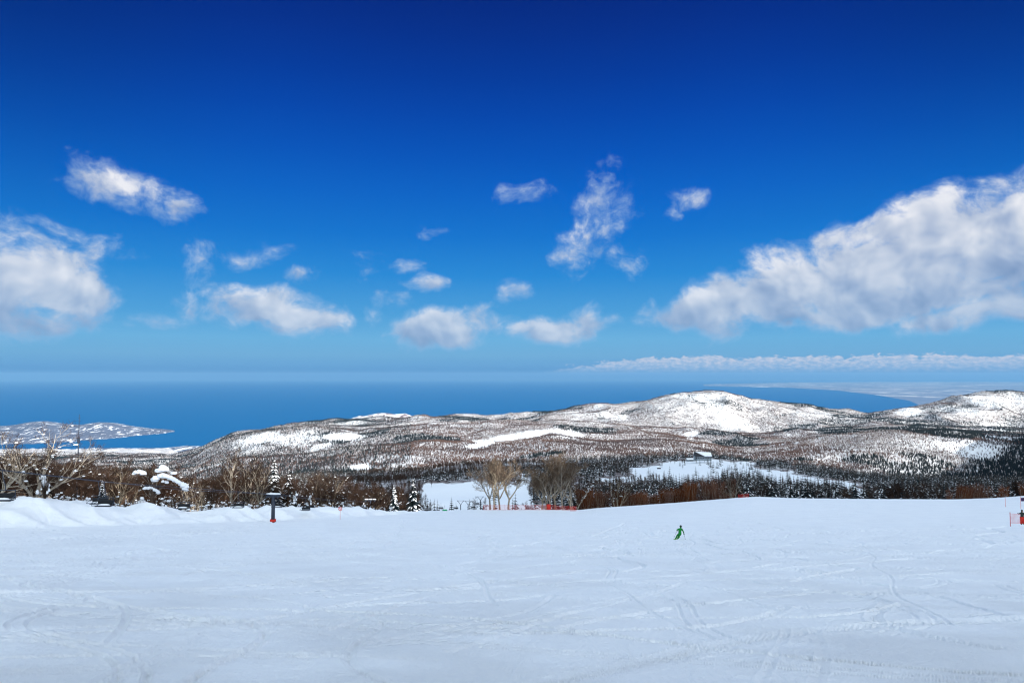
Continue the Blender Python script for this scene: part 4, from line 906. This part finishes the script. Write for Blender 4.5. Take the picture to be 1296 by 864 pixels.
# right-hand corner
net_fence('safety_net', [at(1278.5, 86, 661.5), at(1302, 86, 663)], 1.15, 'red netting on a thin post beside the waiting person at the right edge', pitch=.14, strand=.010)
p_ = at(1272.5, 118, 639); tag(MB().tube([(0, 0, -.3), (0, 0, 1.3)], .022, 6).build('marker_pole', M_NET), 'thin red marker pole standing alone on the snow near the right edge', 'pole').location = p_
p_ = at(1295, 100, 641); e = empty('notice_board', p_); tag(e, 'dark square notice board on a thin pole above the waiting person at the right edge', 'sign')
MB().tube([(-.35, 0, -.3), (-.35, 0, 1.5)], .02, 6).build('pole', M_NET, e); MB().box((.15, 0, 1.05), (.85, .04, .5)).build('board', mat('board_purple', (.045, .02, .07), .5), e)
# green cover
p_ = at(563, 186, 647); e = empty('tarpaulin_cover', p_); tag(e, 'small green tarpaulin cover dusted with snow, low at the far edge of the piste', 'cover')
MB().blob((0, 0, .25), (.8, .5, .42), random.Random(8), 3, .10).build('tarpaulin', M_TEAL, e, True); MB().blob((-.05, 0, .68), (.42, .3, .2), random.Random(9), 2, .10).build('snow_cap', M_CLUMP, e, True)
# antenna mast
u, w = ray(100.5, 524); Y = 170; zb = zt(u*Y, Y); zt_ = w*Y; H = zt_-zb; e = empty('antenna_mast', (u*Y, Y, zb)); tag(e, 'thin dark antenna mast rising above the large birch at the left', 'mast')
MB().tube([(0, 0, -1), (0, 0, H*.7), (0, 0, H)], [.17, .12, .05], 8).build('pole', M_STEEL, e)
for z in (H-.9, H-1.6, H-3.2): MB().tube([(-.45 if z < H-1 else -.3, 0, z), (.5 if z < H-1.2 else .3, 0, z)], .035, 5).build('antenna_rod', M_STEEL, e)
MB().box((0, 0, H*.72), (.5, .4, 1.4)).build('equipment_box', M_STEEL, e)

# ---------------------------------------------------------------- lodge on the shelf
M_WALL = mat('lodge_wall', (.20, .24, .27), .8, .2, var=(.26, .30, .33), varscale=.4); M_DARK = mat('lodge_dark', (.012, .014, .02), .5, .4)
u, w = ray(889, 580); Y = 820; x = u*Y; z = zt(x, Y); z = max(z, w*Y-1)
e = empty('lodge', (x, Y, z), 0); tag(e, 'long grey lodge with a steep dark gable and snow-covered roof on the open shelf', 'building')
MB().box((0, 0, 1.6), (19, 9, 5.2)).build('wall', M_WALL, e)
gb = MB().add([(-9.6, -4.9, 4.2), (-9.6, 4.9, 4.2), (-9.6, 0, 9.3), (1.2, -4.9, 4.2), (-4.2, -4.6, 4.3)], [(0, 1, 2), (0, 2, 3)]); gb.add([(-9.6, -5.1, 4.0), (2.0, -5.1, 4.0), (-9.6, -4.0, 9.0)], [(0, 1, 2)])
gb.build('gable', M_DARK, e)
MB().add([(-9.9, 0, 9.3), (-9.9, 5.2, 4.1), (10, 5.2, 4.1), (10, 0, 8.3), (10, -5.2, 4.2), (1.6, -5.2, 4.2), (-8.9, -.4, 9.35)], [(0, 3, 2, 1), (6, 5, 4, 3), (0, 6, 3)]).build('roof', M_CLUMP, e)
MB().box((.2, -4.75, 4.0), (19.6, .5, .3)).build('eave', M_DARK, e)
for k in range(9): fr = MB().box((-7.8+k*1.95, -4.53, 2.4), (1.25, .08, 1.4)).build('window', M_DARK, e)
MB().box((-8.9, -4.62, 1.2), (.9, .2, 5.8)).build('corner_post', M_DARK, e)
def hut(px, py, Y, L, Wd, Hh, label, wallm, rz=0):
    u, w = ray(px, py); x = u*Y; e = empty('hut', (x, Y, zt(x, Y)), rz); tag(e, label, 'hut')
    MB().box((0, 0, Hh*.4), (L, Wd, Hh*.9)).build('wall', wallm, e)
    a = Hh*.85; MB().add([(-L*.56, -Wd*.6, a), (L*.56, -Wd*.6, a), (L*.56, Wd*.6, a), (-L*.56, Wd*.6, a), (-L*.56, 0, a+Hh*.55), (L*.56, 0, a+Hh*.55)], [(0, 1, 5, 4), (3, 4, 5, 2), (0, 4, 3), (1, 2, 5), (0, 3, 2, 1)]).build('roof', M_CLUMP, e)
    MB().box((0, -Wd*.5-.04, Hh*.4), (L*.5, .06, Hh*.45)).build('door', M_DARK, e)
hut(874, 575, 850, 9, 7, 2.6, 'low shed with a snow-covered roof left of the long grey lodge', M_WALL)
hut(834, 589, 700, 3.4, 2.4, 1.7, 'tiny dark hut alone on the snowfield left of the lodge', M_DARK)

# ---------------------------------------------------------------- people
def figure(name, loc, J, edges, rad, m, label, rz=0, root=0):
    e = empty(name, loc, rz); tag(e, label, 'person')
    me = bpy.data.meshes.new('body'); me.from_pydata(J, edges, []); me.materials.append(m); o = link('body', me, e)
    md = o.modifiers.new('skin', 'SKIN'); md.use_smooth_shade = True
    sv = me.skin_vertices[0].data
    for i, r in enumerate(rad): sv[i].radius = (r, r) if not isinstance(r, tuple) else r
    sv[root].use_root = True
    s_ = o.modifiers.new('sub', 'SUBSURF'); s_.levels = 2; s_.render_levels = 2
    return e
def ball(c, r, n=3):
    V_, F_ = ICO[n]; return MB().add([(c[0]+v[0]*r[0], c[1]+v[1]*r[1], c[2]+v[2]*r[2]) for v in V_], F_)
M_HELM = mat('dark_helmet', (.006, .03, .012), .4); M_GLOVE = mat('black_glove', (.01, .012, .012), .6); M_SKI = mat('lime_ski', (.28, .45, .10), .4)
M_BLACKJ = mat('black_jacket', (.012, .018, .015), .7, var=(.02, .03, .025), varscale=5); M_REDP = mat('red_trousers', (.55, .025, .015), .7); M_SKIN = mat('skin', (.5, .3, .22), .6)
u, w = ray(856.5, 680); Y = 73; x = u*Y; z = zt(x, Y)
J = [(.30, -.10, .60), (.33, -.02, .82), (.40, .08, 1.04), (.44, .12, 1.16), (.47, .15, 1.26), (.48, .16, 1.38),      # pelvis, waist, chest, neck, head, crown
     (.22, .05, 1.06), (.02, -.02, 1.00), (.10, .20, .90),                                              # left arm
     (.58, .08, 1.06), (.72, .05, .80), (.80, .12, .55),                                                # right arm
     (.20, -.08, .56), (.10, .24, .36), (-.10, .02, .08), (-.12, .20, .05),                             # left leg
     (.36, -.08, .54), (.30, .22, .34), (.12, .0, .08), (.10, .18, .05)]
ed = [(0, 1), (1, 2), (2, 3), (3, 4), (4, 5), (2, 6), (6, 7), (7, 8), (2, 9), (9, 10), (10, 11), (0, 12), (12, 13), (13, 14), (14, 15), (0, 16), (16, 17), (17, 18), (18, 19)]
ra_ = [.17, .15, .18, .07, .105, .08, .09, .065, .05, .09, .065, .05, .12, .09, .07, .06, .12, .09, .07, .06]
sk = figure('person', (x, Y, z), J, ed, ra_, M_GREEN, 'person skiing down the piste in a green suit, leaning into a turn')
ball((.475, .155, 1.33), (.125, .14, .13)).build('helmet', M_HELM, sk, True)
for c in ((.10, .20, .89), (.80, .12, .53)): ball(c, (.06, .065, .075), 2).build('glove', M_GLOVE, sk, True)
for ox in (-.11, .11):
    MB().tube([(ox-.50, -.55, .03), (ox-.15, -.05, .02), (ox+.15, .45, .02), (ox+.42, .85, .05), (ox+.48, .95, .12)], [.05, .055, .05, .05, .02], 6).build('ski', M_SKI, sk)
for a, b, lab in (((.80, .12, .55), (.86, -.25, -.02), 'right'), ((.10, .20, .90), (-.35, -.25, .25), 'left')):
    o = MB().tube([a, b], [.014, .010], 6).build('ski_pole', M_GLOVE); o.location = (x, Y, z); tag(o, 'thin ski pole held low in the %s by the green skier' % ('outstretched hand' if lab == 'right' else 'tucked hand'), 'ski pole')
p_ = at(1294, 84, 663.5)
J = [(0, 0, .92), (0, 0, 1.12), (0, .02, 1.36), (0, .02, 1.50), (0, 0, 1.60), (0, 0, 1.74), (-.19, 0, 1.38), (-.44, -.05, 1.30), (-.64, -.12, 1.40), (.19, 0, 1.38), (.30, -.03, 1.12), (.26, -.18, .95),
     (-.10, 0, .86), (-.13, -.03, .48), (-.14, .02, .08), (-.15, -.14, .05), (.10, 0, .86), (.13, -.03, .48), (.15, .02, .08), (.16, -.14, .05)]
pe = figure('person', p_, J, ed, [.16, .15, .18, .07, .10, .08, .085, .06, .045, .085, .06, .045, .12, .085, .07, .06, .12, .085, .07, .06], M_BLACKJ, 'person in black jacket and red trousers standing at the right edge')
tr = MB()
for s in (-1, 1): tr.tube([(s*.09, 0, .93), (s*.13, -.03, .5), (s*.145, .02, .10)], [.165, .13, .11], 12)
tr.build('trousers', M_REDP, pe, True)
ball((0, -.01, 1.68), (.115, .125, .12)).build('hat', M_GLOVE, pe, True)
ball((0, -.085, 1.60), (.075, .05, .09), 2).build('face', M_SKIN, pe, True)
print('objects', len(bpy.data.objects))
